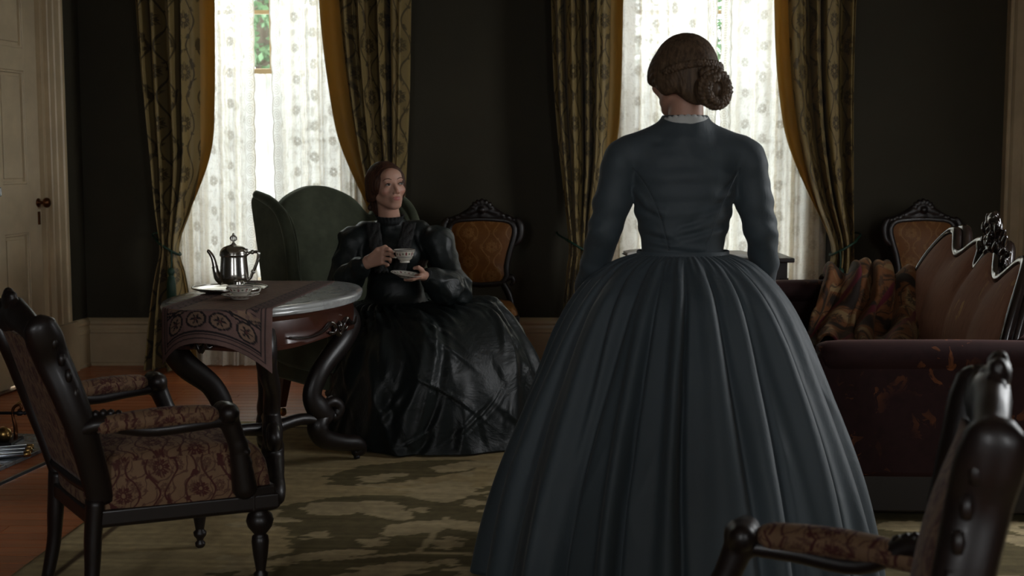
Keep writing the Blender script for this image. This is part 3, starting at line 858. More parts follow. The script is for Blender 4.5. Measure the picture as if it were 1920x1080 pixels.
def drape(label, outer, inner, tie_z, seed, lining_side, lin_w, tie_end, pole):
    """outer/inner: lists of (z, x); the panel hangs from the pole, is gathered by a cord at tie_z and falls to the floor"""
    r = np.random.default_rng(seed)
    zt, zb = 2.97, 0.012
    nu, nv = 150, 110
    z = np.concatenate([np.linspace(zt, tie_z + 0.12, 56), np.linspace(tie_z + 0.11, tie_z - 0.12, 22), np.linspace(tie_z - 0.13, zb, 32)])
    u = np.linspace(0, 1, nu)
    xo = interp_pts(outer, z); xi = interp_pts(inner, z)
    t = thing('drape', label, 'curtain', ((xo[0] + xi[0]) / 2, 7.955, 0), group='damask drapes at the two windows')
    ox = (xo[0] + xi[0]) / 2
    nf = 4
    ph = r.random(nf) * 0.9; am = 0.65 + 0.6 * r.random(nf)
    # irregular pleats: warp u
    uw = u + 0.045 * np.sin(2 * PI * u * 2 + r.random() * 6) + 0.02 * np.sin(2 * PI * u * 5 + r.random() * 6)
    squeeze = np.exp(-((z - tie_z) / 0.16) ** 2)
    amp = 0.080 * (1 - 0.55 * squeeze) * (1 - 0.25 * sstep(2.3, 2.97, z))
    X = xo[:, None] + (xi - xo)[:, None] * u[None, :]
    k = np.floor(np.clip(uw * nf, 0, nf - 1e-6)).astype(int)
    wv = np.cos(2 * PI * uw * nf)
    wv = np.sign(wv) * np.abs(wv) ** 0.75
    sw = 0.25 * np.sin(z * 1.7 + seed)[:, None]
    Yd = amp[:, None] * np.cos(2 * PI * uw[None, :] * nf + sw) * am[k][None, :]
    Yd += 0.012 * np.cos(2 * PI * uw[None, :] * nf * 2.3 + z[:, None] * 2)
    # the bundle is round at the tie
    Yd -= (squeeze * 0.03)[:, None] * np.sin(PI * u)[None, :]
    # swag shading folds just above the tie run diagonally
    X += 0.010 * np.sin(2 * PI * uw[None, :] * nf + 1.3) * (1 - squeeze)[:, None]
    V = np.stack([X - ox, Yd, np.repeat(z[:, None], nu, 1)], -1).reshape(-1, 3)
    wid = abs(xi[0] - xo[0]) * 1.9
    UV = np.stack([np.repeat(u[None, :], len(z), 0) * wid, np.repeat(z[:, None], nu, 1)], -1).reshape(-1, 2)
    p = make('panel', V, grid_faces(nu, len(z)), MT['drape'], t, uv=UV)
    m = p.modifiers.new('solid', 'SOLIDIFY'); m.thickness = 0.003
    # leading edge turned back: the gold lining
    s = lining_side
    nl = 14
    ul = np.linspace(0, 1, nl)
    w = lin_w * sstep(tie_z + 0.02, tie_z + 0.75, z) + 0.008
    w = w * (0.75 + 0.25 * np.cos((z - 2) * 0.9)) + 0.045 * sstep(tie_z - 0.05, zb, z) * 0.8
    XL = xi[:, None] + s * (w[:, None] * ul[None, :]) - s * 0.012
    YL = 0.014 + 0.030 * np.sin(ul * PI * 1.1)[None, :] + 0.006 * np.sin(z * 5)[:, None] * ul[None, :] + amp[:, None] * 0.3
    VL = np.stack([XL - ox, np.broadcast_to(YL, XL.shape), np.repeat(z[:, None], nl, 1)], -1).reshape(-1, 3)
    UL = np.stack([np.repeat(ul[None, :], len(z), 0) * 0.1, np.repeat(z[:, None], nl, 1)], -1).reshape(-1, 2)
    l = make('lining', VL, grid_faces(nl, len(z)), MT['lining'], t, uv=UL)
    m = l.modifiers.new('solid', 'SOLIDIFY'); m.thickness = 0.002
    # cord tie with a tassel
    i = int(np.argmin(abs(z - tie_z))); c = (xo[i] + xi[i]) / 2 - ox; hw = abs(xi[i] - xo[i]) / 2 + 0.012
    cb = MB()
    e = tie_end * (hw + 0.05)
    ring = [(c + hw * math.cos(a), -0.005 + 0.062 * math.sin(a), tie_z + 0.045 * tie_end * math.cos(a) + 0.0) for a in np.linspace(0, 2 * PI, 16)[:-1]]
    cb.tube(ring, 0.0075, 7, 3, closed=True)
    cb.tube([(c + tie_end * hw, 0.0, tie_z + 0.045), (c + e, 0.09, tie_z + 0.07), (c + e, 0.24, tie_z + 0.075)], 0.006, 6, 3)
    cord = cb.build('tieback_cord', MT['tassel'], t)
    tx = c - tie_end * hw * 0.45
    tb = MB().tube([(tx, -0.066, tie_z - 0.02), (tx + 0.004, -0.078, tie_z - 0.07), (tx, -0.080, tie_z - 0.12)], 0.005, 6, 3)
    tb.lathe([(0, 0.0), (0.018, -0.008), (0.024, -0.026), (0.016, -0.044), (0.013, -0.050), (0.020, -0.056), (0.027, -0.10), (0.030, -0.21), (0.026, -0.212), (0, -0.21)], 18, (tx, -0.082, tie_z - 0.115))
    tb.build('tassel', MT['tassel'], t)
    return t

drape('damask drape tied back with a green tassel, in the corner beside the white door',
      [(2.97, -2.26), (2.2, -2.235), (1.6, -2.20), (1.1, -2.15), (0.80, -2.115), (0.74, -2.11), (0.6, -2.14), (0.3, -2.20), (0.0, -2.25)],
      [(2.97, -1.83), (2.2, -1.85), (1.6, -1.865), (1.2, -1.885), (0.95, -1.94), (0.80, -1.985), (0.74, -1.995), (0.6, -1.975), (0.3, -1.95), (0.0, -1.93)],
      0.75, 1, 1, 0.105, -1, 0)
drape('damask drape hanging behind the head of the seated woman',
      [(2.97, -0.58), (2.2, -0.605), (1.6, -0.62), (1.1, -0.645), (0.80, -0.66), (0.74, -0.665), (0.6, -0.64), (0.3, -0.60), (0.0, -0.57)],
      [(2.97, -1.03), (2.2, -1.03), (1.75, -0.99), (1.3, -0.92), (1.0, -0.85), (0.80, -0.80), (0.74, -0.79), (0.6, -0.80), (0.3, -0.83), (0.0, -0.85)],
      0.75, 2, -1, 0.11, 1, 0)
drape('damask drape tied back low, between the amber chair and the standing woman',
      [(2.97, 0.21), (2.2, 0.225), (1.6, 0.25), (1.1, 0.30), (0.80, 0.335), (0.74, 0.34), (0.6, 0.325), (0.3, 0.30), (0.0, 0.27)],
      [(2.97, 0.60), (2.2, 0.575), (1.6, 0.565), (1.2, 0.54), (0.95, 0.50), (0.80, 0.475), (0.74, 0.47), (0.6, 0.48), (0.3, 0.49), (0.0, 0.50)],
      0.75, 3, 1, 0.085, -1, 0)
drape('damask drape tied back with a green cord, to the right of the standing woman',
      [(2.97, 2.05), (2.2, 2.03), (1.6, 2.03), (1.1, 2.04), (0.80, 2.045), (0.74, 2.045), (0.6, 2.06), (0.3, 2.10), (0.0, 2.13)],
      [(2.97, 1.62), (2.2, 1.625), (1.75, 1.655), (1.3, 1.73), (1.0, 1.82), (0.80, 1.90), (0.74, 1.915), (0.6, 1.90), (0.3, 1.87), (0.0, 1.85)],
      0.75, 4, -1, 0.085, 1, 0)
for k, (cx, hw) in enumerate(WIN):
    t = thing('curtain_pole', ['brass curtain pole over the window behind the wing chair', 'brass curtain pole over the window behind the standing woman'][k], 'curtain pole', (cx, 7.955, 3.06))
    MB().lathe([(0, -0.88), (0.03, -0.86), (0.012, -0.82), (0.014, -0.80), (0.014, 0.80), (0.012, 0.82), (0.03, 0.86), (0, 0.88)], 12, (0, 0, 0), 'x').build('pole', MT['brass'], t)
    for s in (-1, 1):
        MB().box(s * 0.78 - 0.01, s * 0.78 + 0.01, 0, 0.245, -0.012, 0.012).build('bracket', MT['brass'], t, smooth=False)

# lace panels inside the reveals
def lace_panel(name, label, x0, x1, y, z0, z1, mat, nf, seed, scallop=None, group=None, cat='curtain', flare=0.0):
    r = np.random.default_rng(seed)
    nu, nv = 160, 60
    u = np.linspace(0, 1, nu); z = np.linspace(z1, z0, nv)
    uw = u + 0.03 * np.sin(2 * PI * 2 * u + r.random() * 6) + 0.015 * np.sin(2 * PI * 5 * u + r.random() * 6)
    drop = (z1 - z) / (z1 - z0)
    Y = 0.020 * np.cos(2 * PI * nf * uw)[None, :] * (0.6 + 0.4 * drop)[:, None] + 0.008 * np.sin(2 * PI * nf * 2.7 * uw + 1)[None, :] + 0.01 * np.sin(drop * 4 + seed)[:, None]
    x0r = x0 + 0 * drop; x1r = x1 + 0 * drop
    if scallop == 1: x1r = x1 - flare * drop + 0.008 * np.abs(np.sin(z * 42))
    if scallop == -1: x0r = x0 + flare * drop - 0.008 * np.abs(np.sin(z * 42))
    X = x0r[:, None] + (x1r - x0r)[:, None] * u[None, :]
    c = (x0 + x1) / 2
    V = np.stack([X - c, Y, np.repeat(z[:, None], nu, 1)], -1).reshape(-1, 3)
    UV = np.stack([np.repeat((u[None, :] if scallop == -1 else 1 - u[None, :]) * (x1 - x0) * 1.25, nv, 0), np.repeat(z[:, None], nu, 1) + seed * 0.41], -1).reshape(-1, 2)
    o = make(name, V, grid_faces(nu, nv), mat, None, uv=UV)
    o.location = (c, y, 0)
    return tag(o, label, cat, group)
(cx, hw) = WIN[0]
lace_panel('lace_curtain', 'white floral lace curtain half behind the silver coffee pot', cx - 0.60, cx - 0.045, 8.122, 0.012, WZ1 - 0.02, MT['lace'], 6, 1, 1, 'lace curtains', flare=0.012)
lace_panel('lace_curtain', 'white floral lace curtain above the back of the green wing chair', cx + 0.055, cx + 0.62, 8.122, 0.012, WZ1 - 0.02, MT['lace'], 6, 2, -1, 'lace curtains', flare=0.03)
(cx2, hw2) = WIN[1]
lace_panel('lace_curtain', 'white floral lace curtain to the left of the standing woman', cx2 - 0.70, cx2 - 0.012, 8.122, 0.012, WZ1 - 0.02, MT['lace'], 6, 3, 1, 'lace curtains', flare=0.0)
lace_panel('lace_curtain', 'white floral lace curtain to the right of the standing woman', cx2 + 0.020, cx2 + 0.68, 8.122, 0.012, WZ1 - 0.02, MT['lace'], 6, 4, -1, 'lace curtains', flare=0.0)
lace_panel('sheer_curtain', 'plain white sheer across the lower sash behind the wing chair', cx - hw + 0.02, cx + hw - 0.02, 8.385, 0.53, 1.80, MT['muslin'], 9, 5, None, 'sheers across the lower sashes')
lace_panel('sheer_curtain', 'plain white sheer across the lower sash behind the standing woman', cx2 - hw2 + 0.02, cx2 + hw2 - 0.02, 8.385, 0.53, 1.86, MT['muslin'], 9, 6, None, 'sheers across the lower sashes')

# ------------------------------------------------------------------ rug with a woven leaf pattern
def build_rug():
    x0, x1, y0, y1 = -1.56, 3.05, 1.2, 6.30
    nu = int((x1 - x0) / 0.0115); nv = int((y1 - y0) / 0.0115)
    X, Y = np.meshgrid(np.linspace(x0, x1, nu), np.linspace(y0, y1, nv))
    beige = np.array((0.47, 0.36, 0.185)); olive = np.array((0.175, 0.140, 0.066)); pale = np.array((0.52, 0.415, 0.235)); brown = np.array((0.125, 0.078, 0.038))
    r = np.random.default_rng(5)
    rows = np.floor(Y / 0.026).astype(int)
    jit = r.normal(0, 0.016, rows.max() - rows.min() + 2)[rows - rows.min()]     # stepped weave edges
    Xj = X + jit
    M = np.zeros(X.shape)              # 0 beige field, 1 olive, 2 pale motif
    def ellm(cx, cy, rx, ry, a=0.0, pw=2.0, jx=Xj):
        dx, dy = jx - cx, Y - cy
        c, s = math.cos(a), math.sin(a)
        p, q = dx * c + dy * s, -dx * s + dy * c
        return (np.abs(p / rx) ** pw + np.abs(q / ry) ** pw) < 1
    def leaf(cx, cy, L, W, a):
        dx, dy = Xj - cx, Y - cy; c, s = math.cos(a), math.sin(a)
        p, q = dx * c + dy * s, -dx * s + dy * c
        t = (p / L + 1) / 2
        return (np.abs(p) < L) & (np.abs(q - 0.25 * W * np.sin(t * PI)) < W * np.sqrt(np.clip(np.sin(np.clip(t, 0, 1) ** 0.8 * PI), 0, 1)))
    def line(p, q, w):
        ax, ay = p; bx, by = q; L = (bx - ax) ** 2 + (by - ay) ** 2
        t = np.clip(((X - ax) * (bx - ax) + (Y - ay) * (by - ay)) / L, 0, 1)
        return (X - ax - t * (bx - ax)) ** 2 + (Y - ay - t * (by - ay)) ** 2 < w * w
    # the large olive centre with a lobed outline
    cx, cy = 0.75, 4.35
    th = np.arctan2(Y - cy, (Xj - cx)); rr = np.hypot((Xj - cx) / 1.0, (Y - cy) / 0.92)
    M[rr < 1.42 + 0.20 * np.cos(6 * th + 0.5) + 0.06 * np.cos(17 * th)] = 1
    M[leaf(-0.50, 5.30, 0.36, 0.16, 0.55)] = 1; M[leaf(-0.62, 4.70, 0.36, 0.17, 0.45)] = 1; M[leaf(-0.55, 4.05, 0.40, 0.16, 0.35)] = 1
    # beige and pale motifs lying on the olive
    for (ex, ey, rx, ry) in ((-0.33, 5.00, 0.15, 0.17), (-0.06, 4.97, 0.09, 0.11), (-0.49, 5.12, 0.035, 0.05), (0.03, 5.10, 0.05, 0.04), (-0.27, 5.28, 0.035, 0.045), (-0.15, 5.14, 0.04, 0.05),
                             (-0.20, 4.83, 0.05, 0.055), (0.06, 4.80, 0.045, 0.05), (-0.37, 4.72, 0.04, 0.04), (-0.49, 4.31, 0.05, 0.06), (-0.24, 4.31, 0.055, 0.08), (-0.22, 4.10, 0.045, 0.04), (0.1, 4.12, 0.05, 0.06)):
        M[ellm(ex, ey, rx, ry, 0, 1.5)] = 2
    for (lx, ly, L, W, a) in ((-0.53, 4.70, 0.17, 0.085, -0.75), (-0.60, 5.20, 0.12, 0.05, 0.7), (0.02, 4.66, 0.19, 0.075, -0.5), (-0.27, 5.42, 0.17, 0.07, 0.6), (-0.02, 5.36, 0.16, 0.07, -0.4),
                              (-0.36, 4.48, 0.15, 0.075, 0.5), (-0.20, 4.50, 0.14, 0.06, -0.5), (0.07, 4.36, 0.19, 0.09, -0.9), (-0.62, 4.15, 0.15, 0.05, 0.4), (-0.40, 3.98, 0.17, 0.08, 0.7), (-0.08, 3.95, 0.15, 0.06, -0.6)):
        M[leaf(lx, ly, L, W, a)] = 2
    for p, q in (((-0.28, 4.62), (-0.33, 4.20)), ((-0.33, 4.20), (-0.62, 4.10)), ((-0.33, 4.20), (-0.05, 4.18)), ((-0.06, 5.50), (-0.16, 5.12)), ((-0.68, 5.08), (-0.40, 4.99)), ((-0.15, 4.83), (0.2, 4.80)), ((-0.16, 5.13), (0.15, 5.10))):
        M[line(p, q, 0.012)] = 2
    rs = np.random.default_rng(9)
    pts = []
    for _ in range(900):
        px, py = rs.uniform(-1.3, 3.0), rs.uniform(1.4, 6.2)
        if -0.7 < px < 0.25 and 3.9 < py < 5.5: continue
        if any((px - a) ** 2 + (py - b) ** 2 < 0.24 ** 2 for a, b in pts): continue
        pts.append((px, py))
    for i, (px, py) in enumerate(pts):
        k = i % 5; a = rs.uniform(-1.0, 1.0)
        on = M[min(nv - 1, int((py - y0) / (y1 - y0) * nv)), min(nu - 1, int((px - x0) / (x1 - x0) * nu))]
        val = 2 if on >= 1 else 1
        if on < 1: continue
        if k in (0, 1): M[leaf(px, py, 0.15, 0.065, a)] = val
        elif k == 2: M[ellm(px, py, 0.10, 0.12, a, 1.4)] = val
        elif k == 3: M[ellm(px, py, 0.045, 0.055, 0, 1.4)] = val
        else:
            for q in range(5): M[leaf(px + 0.07 * math.cos(q * 1.257), py + 0.08 * math.sin(q * 1.257), 0.07, 0.035, q * 1.257)] = val
    C = np.where((M == 0)[..., None], beige, np.where((M == 1)[..., None], olive, pale))
    ab = 0.85 + 0.25 * r.random(rows.max() - rows.min() + 2)[rows - rows.min()]          # abrash: bands of dye
    C = C * ab[..., None]
    # border bands
    d = np.minimum(np.minimum(X - x0, x1 - X), np.minimum(Y - y0, y1 - Y))
    C = np.where(((d > 0.12) & (d < 0.145))[..., None], brown, C)
    C = np.where((d < 0.018)[..., None], beige * 0.75, C)
    cx, cy = (x0 + x1) / 2, (y0 + y1) / 2
    Zt = 0.005 + 0.0006 * np.sin(X * 7 + Y * 5)
    V = np.stack([X - cx, Y - cy, Zt], -1).reshape(-1, 3)
    F = grid_faces(nu, nv)
    n0 = len(V)
    edge = np.concatenate([np.arange(nu), np.arange(1, nv) * nu + nu - 1, (nv - 1) * nu + np.arange(nu - 2, -1, -1), np.arange(nv - 2, 0, -1) * nu])
    Vb = V[edge].copy(); Vb[:, 2] = 0.0003
    ne = len(edge); i = np.arange(ne)
    Fs = np.stack([edge[i], n0 + i, n0 + (i + 1) % ne, edge[(i + 1) % ne]], 1)
    col = np.concatenate([C.reshape(-1, 3), C.reshape(-1, 3)[edge] * 0.8])
    o = make('area_rug', np.concatenate([V, Vb]), np.concatenate([F, Fs]), MT['rug'], None, col=col)
    o.location = (cx, cy, 0); o.rotation_euler = (0, 0, math.radians(-3.0))
    tag(o, 'olive and beige woven rug with leaf pattern on the wooden floor', 'rug')
build_rug()

# ------------------------------------------------------------------ oval marble-topped table
TA = math.radians(90 - 15)           # direction of the long axis
TC = np.array((-0.972, 5.26)); TZ = 0.742
RA, RB = 0.60, 0.335
def build_table():
    t = thing('oval_table', 'carved dark oval table with a white marble top, beside the wing chair', 'table', (TC[0], TC[1], 0.0065), TA)
    b = MB(); n = 72
    prof = [(0.955, TZ - 0.034), (0.975, TZ - 0.033), (0.990, TZ - 0.024), (0.986, TZ - 0.019), (1.0, TZ - 0.012), (0.998, TZ - 0.005), (0.985, TZ), (0.9, TZ), (0.0, TZ)]
    v = []; f = []
    for k, (s, z) in enumerate(prof):
        for i in range(n):
            a = 2 * PI * i / n
            wob = 1 + 0.012 * math.cos(4 * a)
            off = (s - 1) * 0.35
            v.append(((RA * s + (0.0)) * wob * math.cos(a), (RB * s + 0.0) * wob * math.sin(a), z))
    for k in range(len(prof) - 1):
        for i in range(n): f.append((k * n + i, k * n + (i + 1) % n, (k + 1) * n + (i + 1) % n, (k + 1) * n + i))
    f.append(tuple(range(n))[::-1])
    b.add(v, f); b.build('marble_top', MT['marble'], t, angle=50)
    # apron
    a_ = MB(); ring = []
    for s, z in ((0.86, TZ - 0.034), (0.91, TZ - 0.036), (0.91, TZ - 0.050), (0.885, TZ - 0.056), (0.895, TZ - 0.10), (0.88, TZ - 0.128), (0.90, TZ - 0.134), (0.895, TZ - 0.146), (0.84, TZ - 0.146), (0.84, TZ - 0.034)):
        ring.append((s, z))
    v = []; f = []
    for s, z in ring:
        for i in range(n):
            a = 2 * PI * i / n; dip = 0.0
            if z < TZ - 0.11: dip = -0.018 * (0.5 + 0.5 * math.cos(4 * (a - PI / 4)))
            v.append((RA * s * math.cos(a), RB * s * math.sin(a), z + dip))
    m = len(ring)
    for k in range(m):
        for i in range(n): f.append((k * n + i, k * n + (i + 1) % n, ((k + 1) % m) * n + (i + 1) % n, ((k + 1) % m) * n + i))
    a_.add(v, f); a_.build('apron', MT['mahogany'], t, angle=60)
    # carved scroll mounts on the apron, between the legs
    for a0 in (0, PI / 2, PI, 3 * PI / 2):
        cb = MB(); pts = []
        rr = lambda a: np.array((RA * 0.915 * math.cos(a), RB * 0.915 * math.sin(a)))
        span = 0.30 if a0 in (0, PI) else 0.34
        def P(da, z): q = rr(a0 + da); return (q[0], q[1], z)
        z0 = TZ - 0.125
        for s in (-1, 1):
            cb.tube([P(s * span * 1.9, z0 + 0.005), P(s * span * 1.3, z0 - 0.006), P(s * span * 0.8, z0 + 0.004), P(s * span * 0.45, z0 + 0.028), P(s * span * 0.22, z0 + 0.010), P(s * span * 0.30, z0 - 0.012), P(s * span * 0.5, z0 - 0.004)], [0.004, 0.006, 0.008, 0.010, 0.010, 0.008, 0.005], 8, 5)
            cb.tube([P(s * span * 0.22, z0 + 0.01), P(s * span * 0.08, z0 - 0.018), P(0, z0 - 0.026)], [0.008, 0.009, 0.010], 8, 4)
        cb.lathe([(0, -0.016), (0.010, -0.010), (0.014, 0), (0.010, 0.012), (0, 0.024)], 10, P(0, z0 + 0.008))
        cb.build('carved_scroll', MT['walnut_polished'], t)
    # four scrolled legs
    for sa in (-1, 1):
        for sb in (-1, 1):
            d = np.array((sa * 0.385, sb * 0.205)); d1 = np.array((sa * 0.435, sb * 0.20))
            def P(s, z, q=d): return (q[0] * s, q[1] * s, z)
            lb = MB()
            lb.tube([P(0.86, TZ - 0.10, d1), P(0.93, TZ - 0.16, d1), P(0.84, TZ - 0.23, d1), P(0.62, TZ - 0.33), P(0.50, TZ - 0.43), P(0.58, TZ - 0.50), P(0.68, TZ - 0.545)],
                    [0.042, 0.045, 0.042, 0.037, 0.037, 0.044, 0.038], 12, 6, flat=(0.9, 1.2))
            lb.tube([P(0.66, TZ - 0.52), P(0.56, TZ - 0.565), P(0.62, TZ - 0.62), P(0.84, TZ - 0.655), P(1.02, TZ - 0.672), P(1.08, TZ - 0.700), P(1.0, TZ - 0.712)],
                    [0.034, 0.044, 0.042, 0.036, 0.036, 0.032, 0.016], 12, 6)
            leg = lb.build('leg', MT['walnut'], t)
            c = P(0.74, TZ - 0.50); kb = MB()
            e = np.array(d) / np.linalg.norm(d)
            kb.tube([P(0.62, TZ - 0.49), P(0.74, TZ - 0.475), P(0.82, TZ - 0.505), P(0.76, TZ - 0.54), P(0.70, TZ - 0.515)], [0.018, 0.026, 0.028, 0.024, 0.014], 10, 5)
            kb.build('scroll', MT['walnut'], leg); kb = MB()
            kb.tube([P(0.90, TZ - 0.135, d1), P(0.97, TZ - 0.165, d1), P(0.96, TZ - 0.20, d1), P(0.90, TZ - 0.215, d1)], [0.012, 0.018, 0.016, 0.008], 10, 5)
            kb.build('scroll', MT['walnut'], leg)
            MB().lathe([(0, 0.0), (0.013, 0.004), (0.014, 0.016), (0.008, 0.022), (0.010, 0.030), (0.018, 0.038), (0.012, 0.048), (0, 0.05)], 12, P(1.04, 0.0)).build('caster', MT['iron'], leg)
    # stretcher: scrolls meeting under a turned centre
    sb_ = MB()
    for sa in (-1, 1):
        for sb in (-1, 1):
            d = np.array((sa * 0.385, sb * 0.205))
            sb_.tube([(d[0] * 0.60, d[1] * 0.60, TZ - 0.55), (d[0] * 0.35, d[1] * 0.35, TZ - 0.525), (0, 0, TZ - 0.545)], [0.026, 0.024, 0.028], 10, 4)
    sb_.lathe([(0, -0.055), (0.014, -0.050), (0.026, -0.03), (0.034, 0.0), (0.040, 0.014), (0.030, 0.034), (0.018, 0.045), (0.024, 0.060), (0.014, 0.085), (0, 0.095)], 20, (0, 0, TZ - 0.545))
    sb_.build('stretcher', MT['walnut'], t)
build_table()

def build_runner():
    """woven runner over the marble, its near end hanging over the edge"""
    W, Lt = 0.40, 1.25
    ang = math.radians(90 - 5)
    du = np.array((math.sin(ang), -math.cos(ang))); dv = np.array((-math.cos(ang), -math.sin(ang)))     # dv toward the camera
    nu, nv = 100, 340
    u = np.linspace(-W / 2, W / 2, nu); v = np.linspace(0, Lt, nv)
    org = np.array((-0.972, 5.80))
    ca, sa = math.cos(TA), math.sin(TA)
    P = np.zeros((nv, nu, 3))
    for j in range(nu):
        q = org + du * u[j]
        # where this thread leaves the top
        vv = np.linspace(0, Lt, 900)
        L = (q[None, :] + dv[None, :] * vv[:, None]) - TC
        la = L[:, 0] * ca + L[:, 1] * sa; lb = -L[:, 0] * sa + L[:, 1] * ca
        ins = (la / (RA * 1.004)) ** 2 + (lb / (RB * 1.004)) ** 2 < 1
        v1 = vv[np.where(ins)[0][-1]] if ins.any() else 0.0
        e = np.clip(v - v1, 0, None); R = 0.010
        arc = np.clip(e / R, 0, PI / 2)
        out = R * np.sin(arc); down = R * (1 - np.cos(arc)) + np.clip(e - R * PI / 2, 0, None)
        flat = np.minimum(v, v1) + out + 0.012 * np.clip(down, 0, 0.1) / 0.1
        P[:, j, 0] = q[0] + dv[0] * flat; P[:, j, 1] = q[1] + dv[1] * flat
        rip = np.clip(down / 0.15, 0, 1)
        P[:, j, 1] += -0.012 * rip * np.cos(u[j] * 24 + 0.6) - 0.006 * rip
        P[:, j, 2] = TZ + 0.0100 - down
        back = np.clip(0 - v, 0, None)
    U, Vv = np.meshgrid(u, v)
    tan = np.array((0.215, 0.135, 0.092)); mau = np.array((0.150, 0.088, 0.076)); dk = np.array((0.016, 0.012, 0.014)); red = np.array((0.085, 0.030, 0.026))
    e = np.minimum(W / 2 - np.abs(U), Lt - Vv)                # distance to the sides and the near end
    C = np.where((np.sin(U * 160) * np.sin(Vv * 160) > 0.35)[..., None], mau, tan)
    end = Lt - Vv
    # end panel
    s = W / 2 - np.abs(U)
    wavy = end - (0.135 + 0.020 * np.cos(U * 30))
    for lo, hi, c in ((0.0, 0.018, mau), (0.018, 0.0215, dk), (0.0215, 0.030, mau), (0.030, 0.034, dk)):
        C = np.where(((e >= lo) & (e < hi))[..., None], c, C)
    band = (end > 0.034) & (end < 0.135 + 0.02 * np.cos(U * 30)) & (s > 0.034)
    C = np.where(band[..., None], mau * 1.1, C)
    for off in (0.0, 0.010): C = np.where((np.abs(wavy - off) < 0.0028)[..., None] & (s > 0.034)[..., None], dk, C)
    for cu in (-0.125, -0.042, 0.042, 0.125):
        big = abs(cu) < 0.1
        rx, ry = (0.036, 0.028) if big else (0.030, 0.034)
        q = np.hypot((U - cu) / rx, (end - 0.085) / ry)
        C = np.where(((q > 0.85) & (q < 1.08))[..., None], dk, C); C = np.where((q < 0.85)[..., None], tan * 0.95, C)
        th = np.arctan2(end - 0.085, U - cu)
        C = np.where((q < 0.42 + 0.2 * np.cos(6 * th))[..., None], dk, C); C = np.where((q < 0.16)[..., None], red, C)
    C = np.where(((np.abs(end - 0.043) < 0.003) | (np.abs(end - 0.128) < 0.003))[..., None] & (s > 0.034)[..., None], dk, C)
    # side borders with a chain of rings
    sb = (s > 0.034) & (s < 0.075) & (end > 0.16)
    C = np.where(sb[..., None], mau, C)
    q = np.hypot((s - 0.055) / 0.017, (((Vv * 1.0) % 0.06) - 0.03) / 0.024)
    C = np.where((sb & (q > 0.75) & (q < 1.05))[..., None], dk, C); C = np.where((np.abs(s - 0.077) < 0.0025)[..., None] & (end > 0.15)[..., None], dk, C)
    V = P - np.array((TC[0], TC[1], TZ))
    o = make('table_runner', V.reshape(-1, 3), grid_faces(nu, nv), MT['runner'], None, col=C.reshape(-1, 3))
    o.location = (TC[0], TC[1], TZ)
    m = o.modifiers.new('solid', 'SOLIDIFY'); m.thickness = 0.0025; m.offset = 1
    tag(o, 'patterned brown and black runner hanging over the near edge of the oval table', 'table runner')
build_runner()
TT = TZ + 0.0135

# ------------------------------------------------------------------ tray, coffee pot, cups
def lathe_obj(name, prof, mat, parent, c=(0, 0, 0), n=36, uvband=None):
    b = MB().lathe(prof, n, c)
    if uvband:
        z0, z1 = uvband
        v = np.array(b.v); a = (np.arctan2(v[:, 1] - c[1], v[:, 0] - c[0]) / (2 * PI)) % 1.0
        uv = np.stack([a, (v[:, 2] - c[2] - z0) / (z1 - z0)], 1)
        # flat pieces painted by radius
        return b.build(name, mat, parent, uv=uv, angle=60)
    return b.build(name, mat, parent, angle=50)
t = thing('serving_tray', 'round silver tray under the coffee pot', 'tray', (-1.135, 5.34, TT))
lathe_obj('dish', [(0, 0.0), (0.118, 0.0), (0.128, 0.003), (0.146, 0.011), (0.150, 0.012), (0.150, 0.014), (0.146, 0.014), (0.126, 0.007), (0.116, 0.0035), (0, 0.0035)], MT['silver'], t, n=56)
rb = MB().tube([(0.149 * math.cos(a), 0.149 * math.sin(a), 0.0135) for a in np.linspace(0, 2 * PI, 49)[:-1]], 0.0035, 8, 1, closed=True); rb.build('rim', MT['silver'], t)

t = thing('coffee_pot', 'tall silver coffee pot with finial lid, standing on the tray', 'coffee pot', (-1.118, 5.345, TT + 0.0045), math.radians(-4))
lathe_obj('body', [(0, 0.004), (0.030, 0.0), (0.034, 0.001), (0.035, 0.006), (0.027, 0.012), (0.026, 0.018), (0.040, 0.024), (0.053, 0.034), (0.0575, 0.048), (0.0565, 0.066), (0.0535, 0.10), (0.0515, 0.128), (0.0515, 0.132), (0.0555, 0.135), (0.0565, 0.139), (0.0565, 0.145), (0.0545, 0.148), (0.048, 0.149), (0, 0.149)], MT['silver'], t, n=44)
lid = lathe_obj('lid', [(0.0, 0.148), (0.0555, 0.148), (0.0545, 0.154), (0.050, 0.162), (0.041, 0.170), (0.028, 0.176), (0.016, 0.179), (0.010, 0.182), (0.005, 0.188), (0.0035, 0.194), (0, 0.196)], MT['silver'], t, n=44)
fb_ = MB()
for k in range(6):
    a = k * PI / 3
    fb_.tube([(0, 0, 0.193), (0.012 * math.cos(a), 0.012 * math.sin(a), 0.200), (0.013 * math.cos(a), 0.013 * math.sin(a), 0.209), (0.005 * math.cos(a), 0.005 * math.sin(a), 0.217), (0, 0, 0.219)], 0.0022, 6, 4)
fb_.lathe([(0, 0.216), (0.005, 0.219), (0.0055, 0.222), (0.003, 0.226), (0, 0.228)], 10).build('finial', MT['silver'], lid)
sp = MB().tube([(-0.046, 0, 0.036), (-0.064, 0, 0.047), (-0.075, 0, 0.075), (-0.080, 0, 0.105), (-0.088, 0, 0.132), (-0.102, 0, 0.152), (-0.108, 0, 0.155)], [0.024, 0.018, 0.0125, 0.010, 0.009, 0.0075, 0.006], 14, 5)
sp.tube([(-0.078, 0, 0.088), (-0.079, 0, 0.092)], [0.0135, 0.0135], 14, 2)
sp.build('spout', MT['silver'], t)
